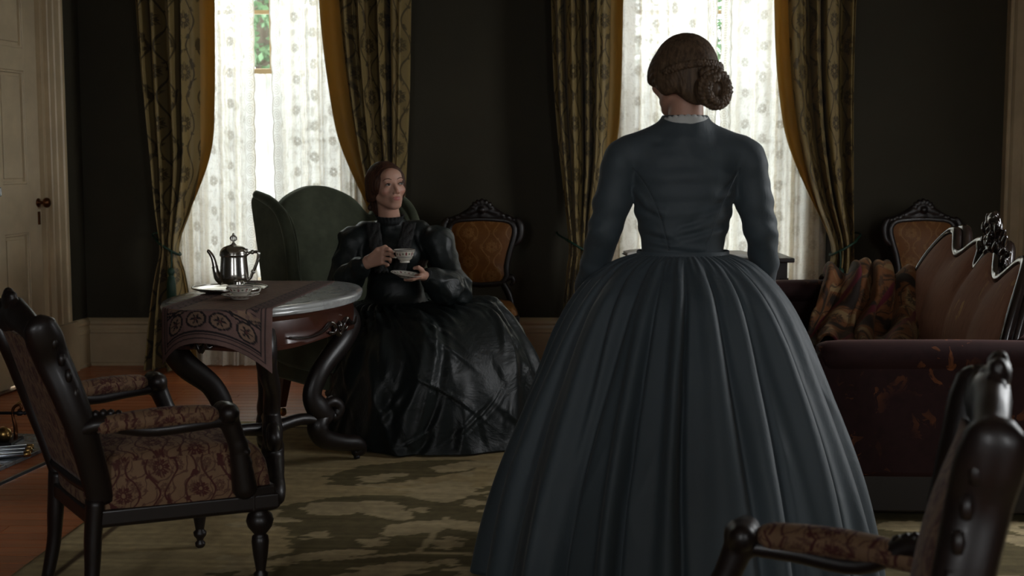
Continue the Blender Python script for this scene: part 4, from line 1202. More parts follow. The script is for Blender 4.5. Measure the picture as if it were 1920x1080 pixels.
hd = MB().tube([(0.050, 0, 0.142), (0.066, 0, 0.149), (0.086, 0, 0.152), (0.100, 0, 0.150), (0.1015, 0, 0.138), (0.096, 0, 0.115), (0.084, 0, 0.085), (0.073, 0, 0.062), (0.066, 0, 0.047), (0.052, 0, 0.036)], [0.008, 0.006, 0.006, 0.007, 0.007, 0.0065, 0.0065, 0.0062, 0.006, 0.006], 10, 4)
hd.tube([(0.072, 0, 0.1505), (0.080, 0, 0.1515)], 0.009, 10, 2); hd.tube([(0.080, 0, 0.076), (0.0765, 0, 0.069)], 0.009, 10, 2)
hd.tube([(0.050, 0, 0.150), (0.056, 0, 0.160), (0.052, 0, 0.163)], [0.004, 0.004, 0.002], 8, 3)
hd.build('handle', MT['silver'], t)
# small silver jug with lid seen beside the pot foot
t = thing('cream_jug', 'tiny silver cream jug on the tray in front of the coffee pot', 'jug', (-1.085, 5.245, TT + 0.0045))
lathe_obj('body', [(0, 0), (0.013, 0), (0.014, 0.003), (0.008, 0.008), (0.012, 0.014), (0.0165, 0.024), (0.015, 0.036), (0.013, 0.042), (0.0155, 0.046), (0.014, 0.046), (0.0115, 0.042), (0, 0.030)], MT['silver'], t, n=20)
MB().tube([(0.013, 0, 0.040), (0.024, 0, 0.042), (0.024, 0, 0.026), (0.0155, 0, 0.020)], 0.0018, 6, 4).build('handle', MT['silver'], t)

def teacup(name, label, loc, rz, h=0.055, r=0.046, tall=1.0, group=None, painted=True):
    t = thing(name, label, 'cup', loc, rz, group)
    prof = [(0, 0.004), (0.019, 0.0), (0.021, 0.0), (0.022, 0.004), (0.020, 0.007), (0.027, 0.013), (0.036, 0.026), (0.042, h * 0.75), (0.0455, h * 0.94), (0.0475, h), (0.0462, h), (0.043, h * 0.92), (0.038, h * 0.6), (0.030, 0.016), (0, 0.011)]
    k = r / 0.0465
    prof = [(a * k, b * tall) for a, b in prof]
    lathe_obj('bowl', prof, MT['porcelain'], t, n=44, uvband=(0.012 * tall, h * tall))
    hb = MB().tube([(0.041 * k, 0, h * 0.80 * tall), (0.056 * k, 0, h * 0.93 * tall), (0.066 * k, 0, h * 0.74 * tall), (0.060 * k, 0, h * 0.45 * tall), (0.035 * k, 0, h * 0.38 * tall)], [0.0035, 0.0032, 0.003, 0.003, 0.0035], 8, 5)
    hb.build('handle', MT['china'], t)
    return t
def saucer(name, label, loc, rz=0, tilt=(0, 0), group=None, R=0.072):
    prof = [(0, 0.003), (0.020, 0.0), (0.032, 0.0), (0.034, 0.003), (0.052, 0.009), (0.066, 0.015), (0.072, 0.0185), (0.071, 0.0195), (0.064, 0.0170), (0.048, 0.0115), (0.030, 0.0065), (0.027, 0.005), (0, 0.005)]
    prof = [(a * R / 0.072, b) for a, b in prof]
    b = MB().lathe(prof, 44)
    v = np.array(b.v); a = (np.arctan2(v[:, 1], v[:, 0]) / (2 * PI)) % 1.0
    rad = np.hypot(v[:, 0], v[:, 1]) / R
    o = b.build(name, MT['porcelain'], None, uv=np.stack([a, (rad - 0.42) / 0.56], 1), angle=60)
    o.location = loc; o.rotation_euler = (tilt[0], tilt[1], rz)
    return tag(o, label, 'saucer', group)
cx, cy = -1.030, 5.03
saucer('saucer', 'painted china saucer on the oval table in front of the tray', (cx, cy, TT), 0.3)
teacup('teacup', 'low painted china cup standing on its saucer in front of the tray', (cx, cy, TT + 0.0055), math.radians(12), 0.044, 0.052)
# ------------------------------------------------------------------ upholstered shapes
def cushion(name, mat, parent, outline, z0, z1, dome, nu=28, nv=28, roll=0.035):
    """a domed seat over a quad plan outline: corners (x,y) in order rear-left, rear-right, front-right, front-left"""
    A, B, C_, D = [np.array(p, float) for p in outline]
    s = np.linspace(0, 1, nu); t = np.linspace(0, 1, nv)
    S, T = np.meshgrid(s, t)
    P = ((1 - S) * (1 - T))[..., None] * A + (S * (1 - T))[..., None] * B + (S * T)[..., None] * C_ + ((1 - S) * T)[..., None] * D
    c = (A + B + C_ + D) / 4
    es = np.minimum(S, 1 - S) * 2; et = np.minimum(T, 1 - T) * 2
    bulge = 1 + 0.035 * np.sin(S * PI) * np.sin(T * PI)
    top = z1 - roll * (1 - np.clip(es / 0.16, 0, 1) ** 0.5) * 0.9 - roll * (1 - np.clip(et / 0.16, 0, 1) ** 0.5) * 0.9 + dome * np.sin(S * PI) ** 0.7 * np.sin(T * PI) ** 0.7
    # round plan corners
    cx = 2 * S - 1; cy = 2 * T - 1
    k = 1 - 0.06 * (np.abs(cx * cy) ** 3)
    XY = c + (P - c) * k[..., None] * bulge[..., None]
    V = np.concatenate([XY, top[..., None]], -1).reshape(-1, 3)
    F = grid_faces(nu, nv)
    e = np.concatenate([np.arange(nu), np.arange(1, nv) * nu + nu - 1, (nv - 1) * nu + np.arange(nu - 2, -1, -1), np.arange(nv - 2, 0, -1) * nu])
    ne = len(e); rows = [e]
    Vs = [V]
    off = len(V)
    for q, zz in ((1.015, 0.55), (1.02, 0.25), (1.0, 0.0)):
        R = V[e].copy(); R[:, :2] = c + (R[:, :2] - c) * q; R[:, 2] = z0 + (R[:, 2] - z0) * zz
        Vs.append(R); rows.append(off + np.arange(ne)); off += ne
    for a, b in zip(rows[:-1], rows[1:]):
        i = np.arange(ne); F = np.concatenate([F, np.stack([a[i], b[i], b[(i + 1) % ne], a[(i + 1) % ne]], 1)])
    fl = F.tolist() + [rows[-1].tolist()[::-1]]
    return make(name, np.concatenate(Vs), fl, mat, parent, angle=70)

def build_armchair(label, loc, rz, bh=0.85, lean=0.27):
    """parlour armchair; faces +x in its own frame"""
    t = thing('parlour_armchair', label, 'armchair', loc, rz, 'carved parlour armchairs in the foreground')
    W, F_ = MT['walnut'], MT['arm_fabric']
    fw, rw, dx0, dx1 = 0.30, 0.215, -0.245, 0.255
    cushion('seat', F_, t, [(dx0 - 0.01, -rw), (dx0 - 0.01, rw), (dx1, fw), (dx1, -fw)], 0.290, 0.435, 0.045, roll=0.045)
    # seat rail
    b = MB(); o1 = [(dx0 - 0.02, -rw - 0.005), (dx1 + 0.01, -fw - 0.008), (dx1 + 0.022, 0), (dx1 + 0.01, fw + 0.008), (dx0 - 0.02, rw + 0.005)]
    o2 = [(x * 0.93, y * 0.93) for x, y in o1]
    n = len(o1); v = []
    for pl, z in ((o1, 0.300), (o1, 0.255), (o2, 0.245), (o2, 0.300)): v += [(x, y, z) for x, y in pl]
    b.add(v, [(k * n + i, k * n + (i + 1) % n, ((k + 1) % 4) * n + (i + 1) % n, ((k + 1) % 4) * n + i) for k in range(4) for i in range(n)])
    b.build('seat_rail', W, t, smooth=False, bevel=0.006)
    # turned front legs
    for s in (-1, 1):
        lb = MB().lathe([(0, 0), (0.010, 0.0), (0.016, 0.006), (0.017, 0.016), (0.010, 0.024), (0.013, 0.032), (0.020, 0.040), (0.022, 0.052), (0.014, 0.060), (0.015, 0.066), (0.022, 0.110), (0.026, 0.150), (0.024, 0.166), (0.017, 0.172), (0.024, 0.180), (0.036, 0.196), (0.041, 0.214), (0.036, 0.232), (0.022, 0.244), (0.030, 0.252), (0.032, 0.266), (0, 0.27)], 20, (dx1 - 0.035, s * (fw - 0.04), 0))
        lb.build('front_leg', W, t)
        MB().box(dx1 - 0.072, dx1 + 0.004, s * (fw - 0.04) - 0.036, s * (fw - 0.04) + 0.036, 0.250, 0.325).build('leg_block', W, t, smooth=False, bevel=0.006)
        rl = MB().tube([(dx0 + 0.0, s * (rw - 0.012), 0.33), (dx0 - 0.01, s * (rw - 0.012), 0.22), (dx0 - 0.018, s * (rw - 0.008), 0.11), (dx0 - 0.040, s * (rw - 0.005), 0.0)], [0.030, 0.027, 0.023, 0.020], 10, 5, flat=(1.1, 0.9))
        rl.build('rear_leg', W, t)
    # raked back: u across, h up the back
    def bk(u, h, d=0.0):      # d forward of the back plane
        x = -0.235 - lean * h * (0.75 + 0.45 * h) + d * math.cos(lean); z = 0.345 + h * bh - d * 0.3
        return (x, u, z)
    H = 0.545
    # back upholstery, front and outside
    nu, nv = 22, 26
    for nm, sg in (('inside_back', 1), ('outside_back', -1)):
        V = []
        for j in range(nv):
            h = 0.03 + (H - 0.06) * j / (nv - 1)
            for i in range(nu):
                q = 2 * i / (nu - 1) - 1
                wv = 0.200 + 0.030 * math.sin(j / (nv - 1) * PI)
                pf = (1 - abs(q) ** 2.6) * (1 - abs(2 * j / (nv - 1) - 1) ** 3)
                V.append(bk(q * wv, h, sg * (0.012 + (0.038 if sg > 0 else 0.012) * pf)))
        Fq = grid_faces(nu, nv)
        make(nm, V, Fq if sg < 0 else Fq[:, ::-1], F_, t).modifiers.new('solid', 'SOLIDIFY').thickness = 0.012
    # back frame: posts with carved shoulders, crest, lower rail
    for s in (-1, 1):
        pb = MB().tube([bk(s * 0.205, -0.03), bk(s * 0.225, 0.10), bk(s * 0.246, 0.24), bk(s * 0.242, 0.36), bk(s * 0.228, 0.46), bk(s * 0.243, 0.53), bk(s * 0.250, 0.575), bk(s * 0.236, 0.60)], [0.030, 0.032, 0.034, 0.036, 0.038, 0.040, 0.036, 0.018], 12, 6, flat=(0.75, 1.25))
        post = pb.build('back_post', W, t)
        cb = MB()
        for h0 in (0.30, 0.36, 0.42, 0.475, 0.53):
            c = bk(s * (0.262 - 0.02 * abs(h0 - 0.5)), h0, 0.020)
            cb.lathe([(0, -0.020), (0.008, -0.016), (0.011, 0), (0.008, 0.016), (0, 0.020)], 10, c)
        o = cb.build('carved_beads', W, post); o['kind'] = 'stuff'
    cr = MB().tube([bk(-0.245, 0.565), bk(-0.17, 0.548), bk(-0.08, 0.575), bk(0, 0.59), bk(0.08, 0.575), bk(0.17, 0.548), bk(0.245, 0.565)], [0.032, 0.032, 0.036, 0.040, 0.036, 0.032, 0.032], 12, 5, flat=(1.25, 0.8), up=(1, 0, 0))
    crest = cr.build('crest_rail', W, t)
    c0 = np.array(bk(0, 0.625))
    rs = SDF(c0 - np.array((0.07, 0.13, 0.09)), c0 + np.array((0.07, 0.13, 0.08)), 0.0045)
    rs.frame(roty(-0.32), c0)
    rs.ell((0, 0, 0), (0.022, 0.045, 0.035), k=0.004)
    for k in range(8):
        a = k * PI / 4; rs.ell((0.006, 0.038 * math.cos(a), 0.030 * math.sin(a)), (0.014, 0.017, 0.015), k=0.003)
    rs.ell((0.012, 0, 0), 0.015, k=0.002)
    for s in (-1, 1): rs.chain([(0, s * 0.045, -0.01), (0.004, s * 0.075, -0.022), (0.0, s * 0.105, -0.045)], [0.018, 0.014, 0.006], 0.004)
    P, Fq = rs.mesh(); make('carved_rosette', P, Fq, W, crest)
    MB().tube([bk(-0.215, 0.02), bk(0, 0.005), bk(0.215, 0.02)], 0.026, 10, 4, flat=(1.2, 0.9)).build('lower_rail', W, t)
    # arms: open, padded, on raked supports
    for s in (-1, 1):
        y0, y1 = s * 0.238, s * 0.315
        a0 = np.array(bk(s * 0.235, 0.225)); a3 = np.array((0.105, y1, 0.555))
        MB().tube([a0, a0 + (0.05, s * 0.03, 0.020), (-0.12, s * 0.285, 0.530), (0.0, s * 0.310, 0.535), (0.090, y1, 0.540)], [0.034, 0.032, 0.028, 0.028, 0.028], 12, 5, flat=(1.0, 0.75), up=(0, 0, 1)).build('arm_rail', W, t)
        MB().tube([(-0.255, s * 0.262, 0.543), (-0.225, s * 0.268, 0.552), (-0.08, s * 0.296, 0.562), (0.04, s * 0.314, 0.560), (0.075, y1, 0.550)], [0.018, 0.031, 0.034, 0.032, 0.017], 14, 6, flat=(1.15, 0.85), up=(0, 0, 1)).build('arm_pad', F_, t)
        kb = SDF((0.03, min(y1 * 0.8, y1 * 1.2) - 0.01, 0.28), (0.23, max(y1 * 0.8, y1 * 1.2) + 0.02, 0.61), 0.005)
        kb.cap((0.090, y1, 0.545), (0.112, y1, 0.558), 0.030, 0.027, 0.006)
        kb.cap((0.100, y1 - 0.030, 0.562), (0.100, y1 + 0.030, 0.562), 0.027, 0.027, 0.004); kb.ell((0.104, y1, 0.556), (0.034, 0.040, 0.034), k=0.006)
        kb.cap((0.108, y1, 0.54), (0.138, y1 - s * 0.005, 0.46), 0.030, 0.026, 0.006)
        kb.cap((0.138, y1 - s * 0.005, 0.46), (0.160, y1 - s * 0.018, 0.33), 0.026, 0.036, 0.01)
        for k in range(3): kb.ell((0.156 + 0.006 * k, y1 - s * 0.006 * k, 0.44 - 0.035 * k), (0.016, 0.024, 0.013), k=0.004)
        P, Fq = kb.mesh(); make('arm_support', P, Fq, W, t)
        # carved scroll where arm meets the back
        sb = MB()
        for k in range(6):
            q = k / 5; c = a0 * (1 - q) + np.array((-0.16, s * 0.278, 0.552)) * q * 0.75 + np.array((-0.16, s * 0.278, 0.552)) * 0 + a0 * q * 0.25 + np.array((0, 0, 0.030 + 0.010 * math.sin(q * PI)))
            sb.lathe([(0, -0.014), (0.009, -0.008), (0.012, 0), (0.009, 0.008), (0, 0.013)], 10, c)
        o = sb.build('carved_beads', W, t); o['kind'] = 'stuff'
    return t
build_armchair('carved armchair with maroon scroll brocade seat, left foreground beside the oval table', (-1.075, 3.97, 0.0065), math.radians(33), 0.85)
build_armchair('dark carved armchair cut off by the lower right corner, nearest to the camera', (0.455, 2.20, 0.0065), math.radians(163), 0.95, 0.15)

# ------------------------------------------------------------------ green velvet wing chair
def build_wing():
    t = thing('wing_chair', 'green velvet wing chair in which the black-dressed woman sits', 'armchair', (-0.70, 6.46, 0.0065), math.radians(-52))
    G = MT['green_velvet']
    # faces +x, width along y
    hw = 0.35
    MB().box(-0.30, 0.30, -hw, hw, 0.20, 0.36).build('seat_frame', G, t, bevel=0.02, smooth=False)
    cushion('seat_cushion', G, t, [(-0.24, -0.255), (-0.24, 0.255), (0.31, 0.27), (0.31, -0.27)], 0.355, 0.42, 0.02)
    # camel back: leaning slab
    lean = 0.17
    nu, nv = 30, 24
    V = []
    def top(q): return 0.676 + 0.105 * math.cos(q * PI * 0.5) ** 2 - 0.060 * math.exp(-((abs(q) - 0.80) / 0.16) ** 2) + 0.020 * sstep(0.85, 1.0, abs(q))
    for side in (1, -1):
        for j in range(nv):
            for i in range(nu):
                q = 2 * i / (nu - 1) - 1
                h = float(top(q)) * j / (nv - 1)
                pf = 0.035 * (1 - abs(q) ** 3) * math.sin(min(1, j / (nv - 1) * 1.1) * PI * 0.95) if side > 0 else 0.0
                edge = 0.02 * (abs(q) ** 8) + 0.025 * (j / (nv - 1)) ** 10
                d = (0.055 - edge + pf) if side > 0 else -(0.055 - edge)
                V.append((-0.30 - lean * h - 0.06 * (h / 0.7) ** 2 + d, q * (0.335 + 0.02 * h), 0.355 + h))
    F1 = grid_faces(nu, nv)[:, ::-1]; n = nu * nv; F2 = grid_faces(nu, nv) + n
    e = np.concatenate([np.arange(nu), np.arange(1, nv) * nu + nu - 1, (nv - 1) * nu + np.arange(nu - 2, -1, -1), np.arange(nv - 2, 0, -1) * nu])
    ne = len(e); i = np.arange(ne); F3 = np.stack([e[i], e[(i + 1) % ne], n + e[(i + 1) % ne], n + e[i]], 1)
    o = make('back', V, np.concatenate([F1, F2, F3]), G, t); bm = bmesh.new(); bm.from_mesh(o.data); bmesh.ops.recalc_face_normals(bm, faces=bm.faces); bm.to_mesh(o.data); bm.free()
    # wings and arms
    for s in (-1, 1):
        ol = [(-0.30, 0.30), (0.27, 0.30), (0.30, 0.45), (0.285, 0.52), (0.10, 0.60), (-0.045, 0.66), (-0.085, 0.74), (-0.10, 0.86), (-0.135, 0.955), (-0.19, 1.015), (-0.27, 1.055), (-0.36, 1.080), (-0.44, 1.095), (-0.475, 1.06), (-0.45, 0.95), (-0.40, 0.75), (-0.345, 0.5)]
        P2, _ = spline([(x, 0, z) for x, z in ol], 1, 3, True); ol = [(p[0], p[2]) for p in P2]
        b = MB(); y0, y1 = sorted((s * 0.315, s * 0.385))
        b.prism(ol, y0, y1, 'y')
        b.build('wing', G, t, bevel=0.022, angle=60)
        roll = MB().tube([(0.30, s * 0.36, 0.43), (0.29, s * 0.362, 0.53), (0.10, s * 0.365, 0.605), (-0.05, s * 0.365, 0.665), (-0.085, s * 0.365, 0.75), (-0.105, s * 0.365, 0.87), (-0.145, s * 0.367, 0.962), (-0.20, s * 0.37, 1.025), (-0.30, s * 0.37, 1.070), (-0.43, s * 0.37, 1.098)], [0.040, 0.048, 0.045, 0.036, 0.030, 0.029, 0.028, 0.027, 0.026, 0.022], 12, 5)
        roll.build('arm_roll', G, t)
        for x, nm in ((0.24, 'front_leg'), (-0.29, 'rear_leg')):
            sp_ = -0.05 if x < 0 else 0.0
            lg = MB()
            z0 = 0.045; w = 0.022
            v = [(x + dx * w * k + sp_ * (1 if zz == z0 else 0), s * 0.30 + dy * w * k, zz) for zz, k in ((z0, 0.75), (0.215, 1.1)) for dx, dy in ((-1, -1), (1, -1), (1, 1), (-1, 1))]
            lg.add(v, [(3, 2, 1, 0), (4, 5, 6, 7), (0, 1, 5, 4), (1, 2, 6, 5), (2, 3, 7, 6), (3, 0, 4, 7)])
            leg = lg.build(nm, MT['mahogany'], t, smooth=False, bevel=0.003)
            MB().lathe([(0, -0.012), (0.018, -0.012), (0.021, -0.006), (0.021, 0.006), (0.018, 0.012), (0, 0.012)], 14, (x + sp_ + 0.010, s * 0.30, 0.0212), 'y').build('caster', MT['brass'], leg)
build_wing()

# ------------------------------------------------------------------ amber side chairs against the far wall
def build_amber(label, loc, rz):
    t = thing('side_chair', label, 'chair', loc, rz, 'amber side chairs against the window wall')
    W, A = MT['walnut'], MT['amber']
    # faces -y in its own frame; seat top 0.45
    cushion('seat', A, t, [(-0.20, 0.20), (0.20, 0.20), (0.245, -0.22), (-0.245, -0.22)], 0.385, 0.44, 0.03)
    b = MB(); o1 = [(-0.21, 0.21), (0.21, 0.21), (0.255, -0.23), (0, -0.25), (-0.255, -0.23)]; n = 5; v = []
    for k, z in ((1, 0.40), (1, 0.335), (0.9, 0.335), (0.9, 0.40)): v += [(x * k, y * k, z) for x, y in o1]
    b.add(v, [(k * n + i, k * n + (i + 1) % n, ((k + 1) % 4) * n + (i + 1) % n, ((k + 1) % 4) * n + i) for k in range(4) for i in range(n)]); b.build('seat_rail', W, t, smooth=False, bevel=0.006)
    for s in (-1, 1):
        MB().tube([(s * 0.22, -0.20, 0.345), (s * 0.235, -0.225, 0.27), (s * 0.215, -0.205, 0.12), (s * 0.225, -0.225, 0.0)], [0.030, 0.030, 0.017, 0.020], 10, 5).build('front_leg', W, t)
        MB().tube([(s * 0.18, 0.20, 0.36), (s * 0.18, 0.20, 0.2), (s * 0.19, 0.24, 0.0)], [0.022, 0.020, 0.016], 10, 4).build('rear_leg', W, t)
    def bk(x, z): return (x, 0.205 + 0.10 * max(0, z - 0.4) ** 1.2 * 1.0, z)
    side = [(0.155, 0.42), (0.150, 0.50), (0.115, 0.545), (0.135, 0.64), (0.150, 0.72), (0.172, 0.80), (0.180, 0.865), (0.150, 0.905), (0.08, 0.915), (0.0, 0.920)]
    ol = side[2:] + [(-x, z) for x, z in side[::-1][1:-2]]
    P2, _ = spline([(x, 0, z) for x, z in ol], 1, 4, True)
    # frame round the back panel
    MB().tube([bk(p[0] * 1.08, p[2]) for p in P2[::2]], 0.021, 10, 1, closed=True, flat=(1.0, 1.0)).build('back_frame', W, t)
    for s in (-1, 1):
        MB().tube([(s * 0.185, 0.20, 0.38), bk(s * 0.165, 0.47), bk(s * 0.125, 0.545)], [0.024, 0.022, 0.020], 10, 4).build('back_post', W, t)
        cb = MB().tube([bk(s * 0.135, 0.56), bk(s * 0.175, 0.58), bk(s * 0.19, 0.55), bk(s * 0.17, 0.53)], [0.016, 0.018, 0.014, 0.008], 8, 4); cb.build('lower_scroll', W, t)
        cb = MB().tube([bk(s * 0.175, 0.76), bk(s * 0.222, 0.80), bk(s * 0.230, 0.875), bk(s * 0.205, 0.915), bk(s * 0.185, 0.885)], [0.010, 0.020, 0.024, 0.020, 0.010], 8, 5); cb.build('shoulder_scroll', W, t)
    # domed panel
    nr, na = 9, len(P2); V = []
    cz = 0.74
    for r in range(nr):
        k = r / (nr - 1)
        for p in P2:
            q = bk(p[0] * k, cz + (p[2] - cz) * k); V.append((q[0], q[1] - 0.012 - 0.030 * (1 - k ** 2.2), q[2]))
    F = []
    for r in range(nr - 1):
        for a in range(na): F.append((r * na + a, r * na + (a + 1) % na, (r + 1) * na + (a + 1) % na, (r + 1) * na + a))
    b = MB(); b.add(V, F); b.build('back_panel', A, t)
    # carved crest
    c = SDF((-0.26, 0.16, 0.88), (0.26, 0.36, 1.06), 0.006)
    yy = 0.258
    c.chain([(-0.22, yy - 0.01, 0.905), (-0.14, yy, 0.925), (-0.06, yy, 0.965), (0, yy, 0.985), (0.06, yy, 0.965), (0.14, yy, 0.925), (0.22, yy - 0.01, 0.905)], [0.016, 0.022, 0.028, 0.032, 0.028, 0.022, 0.016], 0.008)
    for k in range(7):
        a = PI * (0.1 + 0.8 * k / 6); c.ell((0.055 * math.cos(a), yy - 0.016, 0.975 + 0.045 * math.sin(a)), (0.014, 0.018, 0.022), roty(-(a - PI / 2)), 0.004)
    c.ell((0, yy - 0.015, 1.015), (0.020, 0.018, 0.028), k=0.004); c.ell((0, yy - 0.024, 0.975), 0.022, k=0.004)
    for s in (-1, 1):
        for k in range(4): c.ell((s * (0.085 + 0.035 * k), yy - 0.012, 0.958 - 0.014 * k), (0.017, 0.016, 0.013), k=0.004)
    c.chain([(-0.10, yy, 0.925), (0, yy, 0.94), (0.10, yy, 0.925)], [0.02, 0.03, 0.02], 0.01)
    P, Fq = c.mesh(); make('carved_crest', P, Fq, W, t)
build_amber('amber brocade side chair with carved crest, behind the seated woman', (-0.195, 7.66, 0), math.radians(-4))
build_amber('amber brocade side chair with carved crest, behind the sofa', (2.45, 7.66, 0), math.radians(4))

# ------------------------------------------------------------------ sofa
def build_sofa():
    ox, oy = 1.50, 5.45
    t = thing('sofa', 'dark plum velvet sofa with a carved serpentine crest, at right', 'sofa', (ox, oy, 0.0065), math.radians(-2.5))
    S, SB, W = MT['sofa_fabric'], MT['sofa_back'], MT['walnut']
    # local: faces -x; length along y (-0.80..0.80); back at x=+0.38
    MB().box(-0.40, 0.46, -0.815, 0.80, 0.025, 0.175).build('base_rail', W, t, smooth=False, bevel=0.01)
    MB().box(-0.38, 0.36, -0.66, 0.70, 0.19, 0.36).build('seat_base', S, t, smooth=False, bevel=0.03)
    cushion('seat_cushion', S, t, [(0.36, -0.64), (0.36, 0.66), (-0.40, 0.66), (-0.40, -0.64)], 0.355, 0.43, 0.03)
    # arms: scrolled ends, panel outward
    for s, ay, azt, nm in ((-1, -0.775, 0.622, 'arm'), (1, 0.775, 0.690, 'arm')):
        b = MB(); y0, y1 = ay - 0.055, ay + 0.055
        ol = []
        for k in range(9): a = PI - k * PI / 16; ol.append((-0.385 + 0.055 + 0.060 * math.cos(a), azt - 0.06 + 0.060 * math.sin(a)))
        ol += [(0.10, azt), (0.44, azt + 0.006), (0.475, azt - 0.02), (0.475, 0.155), (-0.36, 0.155), (-0.372, 0.30), (-0.385, 0.45)]
        b.prism(ol, y0, y1, 'y'); arm = b.build(nm, S, t, bevel=0.035, angle=60)
        MB().tube([(-0.37, ay, azt - 0.048), (-0.30, ay, azt - 0.040), (0.10, ay, azt - 0.036), (0.44, ay, azt - 0.034)], [0.055, 0.068, 0.068, 0.062], 16, 4, flat=(1.12, 0.85)).build('arm_roll', S, arm)
        MB().tube([(-0.392, ay, azt - 0.03), (-0.405, ay, azt - 0.10), (-0.385, ay, 0.40), (-0.375, ay, 0.20)], [0.016, 0.020, 0.016, 0.022], 10, 4).build('arm_post', W, arm)
    for x in (-0.34, 0.40):
        for y in (-0.72, 0.72):
            MB().tube([(x, y, 0.14), (x - 0.02, y, 0.08), (x, y, 0.0)], [0.040, 0.030, 0.020], 12, 4).build('foot', W, t)
    # serpentine back: top profile along y
    ks = [(-0.535, 0.55), (-0.500, 0.735), (-0.455, 0.850), (-0.395, 0.890), (-0.30, 0.845), (-0.17, 0.780), (-0.09, 0.830), (-0.005, 0.910), (0.05, 0.905), (0.105, 0.835), (0.145, 0.785), (0.180, 0.890), (0.225, 0.930), (0.32, 0.880), (0.43, 0.832), (0.49, 0.885), (0.555, 0.955), (0.60, 0.930), (0.645, 0.880), (0.70, 0.78), (0.73, 0.60)]
    kp = np.array(ks); P2, _ = spline([(0, y, z) for y, z in ks], 1, 5)
    dd = np.concatenate([[0], np.cumsum(np.linalg.norm(np.diff(P2, axis=0), axis=1))]); q = np.linspace(0, dd[-1], 170)
    ys, zs = np.interp(q, dd, P2[:, 1]), np.interp(q, dd, P2[:, 2])
    kr = np.exp(-0.5 * (np.arange(-9, 10) / 3.2) ** 2); kr /= kr.sum()
    yp, zp = np.pad(ys, 9, 'edge'), np.pad(zs, 9, 'edge')
    ys, zs = np.convolve(yp, kr, 'valid'), np.convolve(zp, kr, 'valid')
    zs = zs + 0.006
    nu, nv = len(ys), 26
    def bx_(h): return 0.330 + 0.30 * h * h + 0.10 * h
    V = []
    z0 = 0.36
    for side in (0, 1):
        for j in range(nv):
            q = j / (nv - 1)
            for i in range(nu):
                z = z0 + (zs[i] - z0) * q; h = (z - z0)
                yv = ys[i]
                pf = 0.050 * (math.sin(q * PI) ** 0.6) * (1 - abs((yv - 0.10) / 0.64) ** 4)
                chan = 0.018 * abs(math.sin((yv - 0.15) * 9.5)) * math.sin(q * PI * 0.9)
                x = bx_(h) + 0.085 * abs((yv - 0.1) / 0.64) ** 3 * (-1 if yv > 0 else -0.3)
                V.append((x - pf - chan, yv, z) if side == 0 else (x + 0.07, yv, z))
    F1 = grid_faces(nu, nv); n = nu * nv; F2 = grid_faces(nu, nv)[:, ::-1] + n
    e = np.concatenate([np.arange(nu), np.arange(1, nv) * nu + nu - 1, (nv - 1) * nu + np.arange(nu - 2, -1, -1), np.arange(nv - 2, 0, -1) * nu])
    ne = len(e); i = np.arange(ne); F3 = np.stack([e[i], e[(i + 1) % ne], n + e[(i + 1) % ne], n + e[i]], 1)
    back = make('back', V, np.concatenate([F1, F2, F3]), SB, t)
    bm = bmesh.new(); bm.from_mesh(back.data); bmesh.ops.recalc_face_normals(bm, faces=bm.faces); bm.to_mesh(back.data); bm.free()
    def bxx(y, z): return bx_(z - z0) + 0.085 * abs((y - 0.1) / 0.64) ** 3 * (-1 if y > 0 else -0.3)
    rim = MB().tube([(bxx(y, z) + 0.010, y, z + 0.006) for y, z in zip(ys, zs)], 0.024, 12, 1, flat=(1.0, 1.0))
    rim.tube([(bxx(y, z) + 0.050, y, z + 0.012) for y, z in zip(ys, zs)], 0.026, 12, 1)
    rimo = rim.build('crest_rail', MT['walnut_polished'], t)
    # low back behind the far arm and the near arm
    MB().tube([(0.40, -0.83, 0.60), (0.43, -0.70, 0.60), (0.43, -0.52, 0.58)], 0.05, 10, 3).build('back_return', S, t)
    MB().tube([(0.38, 0.83, 0.66), (0.41, 0.75, 0.68), (0.41, 0.62, 0.68)], 0.05, 10, 3).build('back_return', S, t)
    MB().box(0.36, 0.48, -0.74, 0.78, 0.18, 0.56).build('back_frame', S, t, smooth=False, bevel=0.02)
    # carved crest of leaves and fruit
    c = SDF((0.36, -0.30, 0.80), (0.62, 0.34, 1.10), 0.006)
    xx = 0.485; yc = 0.02
    c.cap((xx, yc, 0.84), (xx, yc, 1.01), 0.040, 0.020, 0.01); c.cap((xx, yc - 0.20, 0.82), (xx, yc + 0.20, 0.845), 0.030, 0.030, 0.01); c.cap((xx, yc - 0.13, 0.85), (xx, yc, 0.97), 0.02, 0.02, 0.01); c.cap((xx, yc + 0.13, 0.86), (xx, yc, 0.97), 0.02, 0.02, 0.01)
    r = random.Random(4)
    for k in range(54):
        h = r.random(); w = 0.215 * (1 - h) ** 0.8 + 0.02
        y = yc + (r.random() * 2 - 1) * w; z = 0.87 + h * 0.165
        a = (y - yc) * 6 + r.uniform(-0.4, 0.4)
        c.ell((xx - 0.018 + r.uniform(-0.012, 0.012), y, z), (0.012, 0.010 + 0.006 * r.random(), 0.026 + 0.010 * r.random()), rotx(-a), 0.003)
    for k in range(9):
        h = k / 8; c.ell((xx - 0.034, yc + 0.03 * math.sin(k * 2.1), 0.875 + 0.15 * h), 0.014, k=0.002)
    c.ell((xx - 0.01, yc, 1.045), (0.016, 0.016, 0.022), k=0.004); c.ell((xx - 0.012, yc + 0.018, 1.055), (0.009, 0.012, 0.010), k=0.003); c.ell((xx - 0.012, yc - 0.018, 1.050), (0.009, 0.012, 0.010), k=0.003)
    P, Fq = c.mesh(); make('carved_crest', P, Fq, MT['walnut_polished'], rimo)
build_sofa()

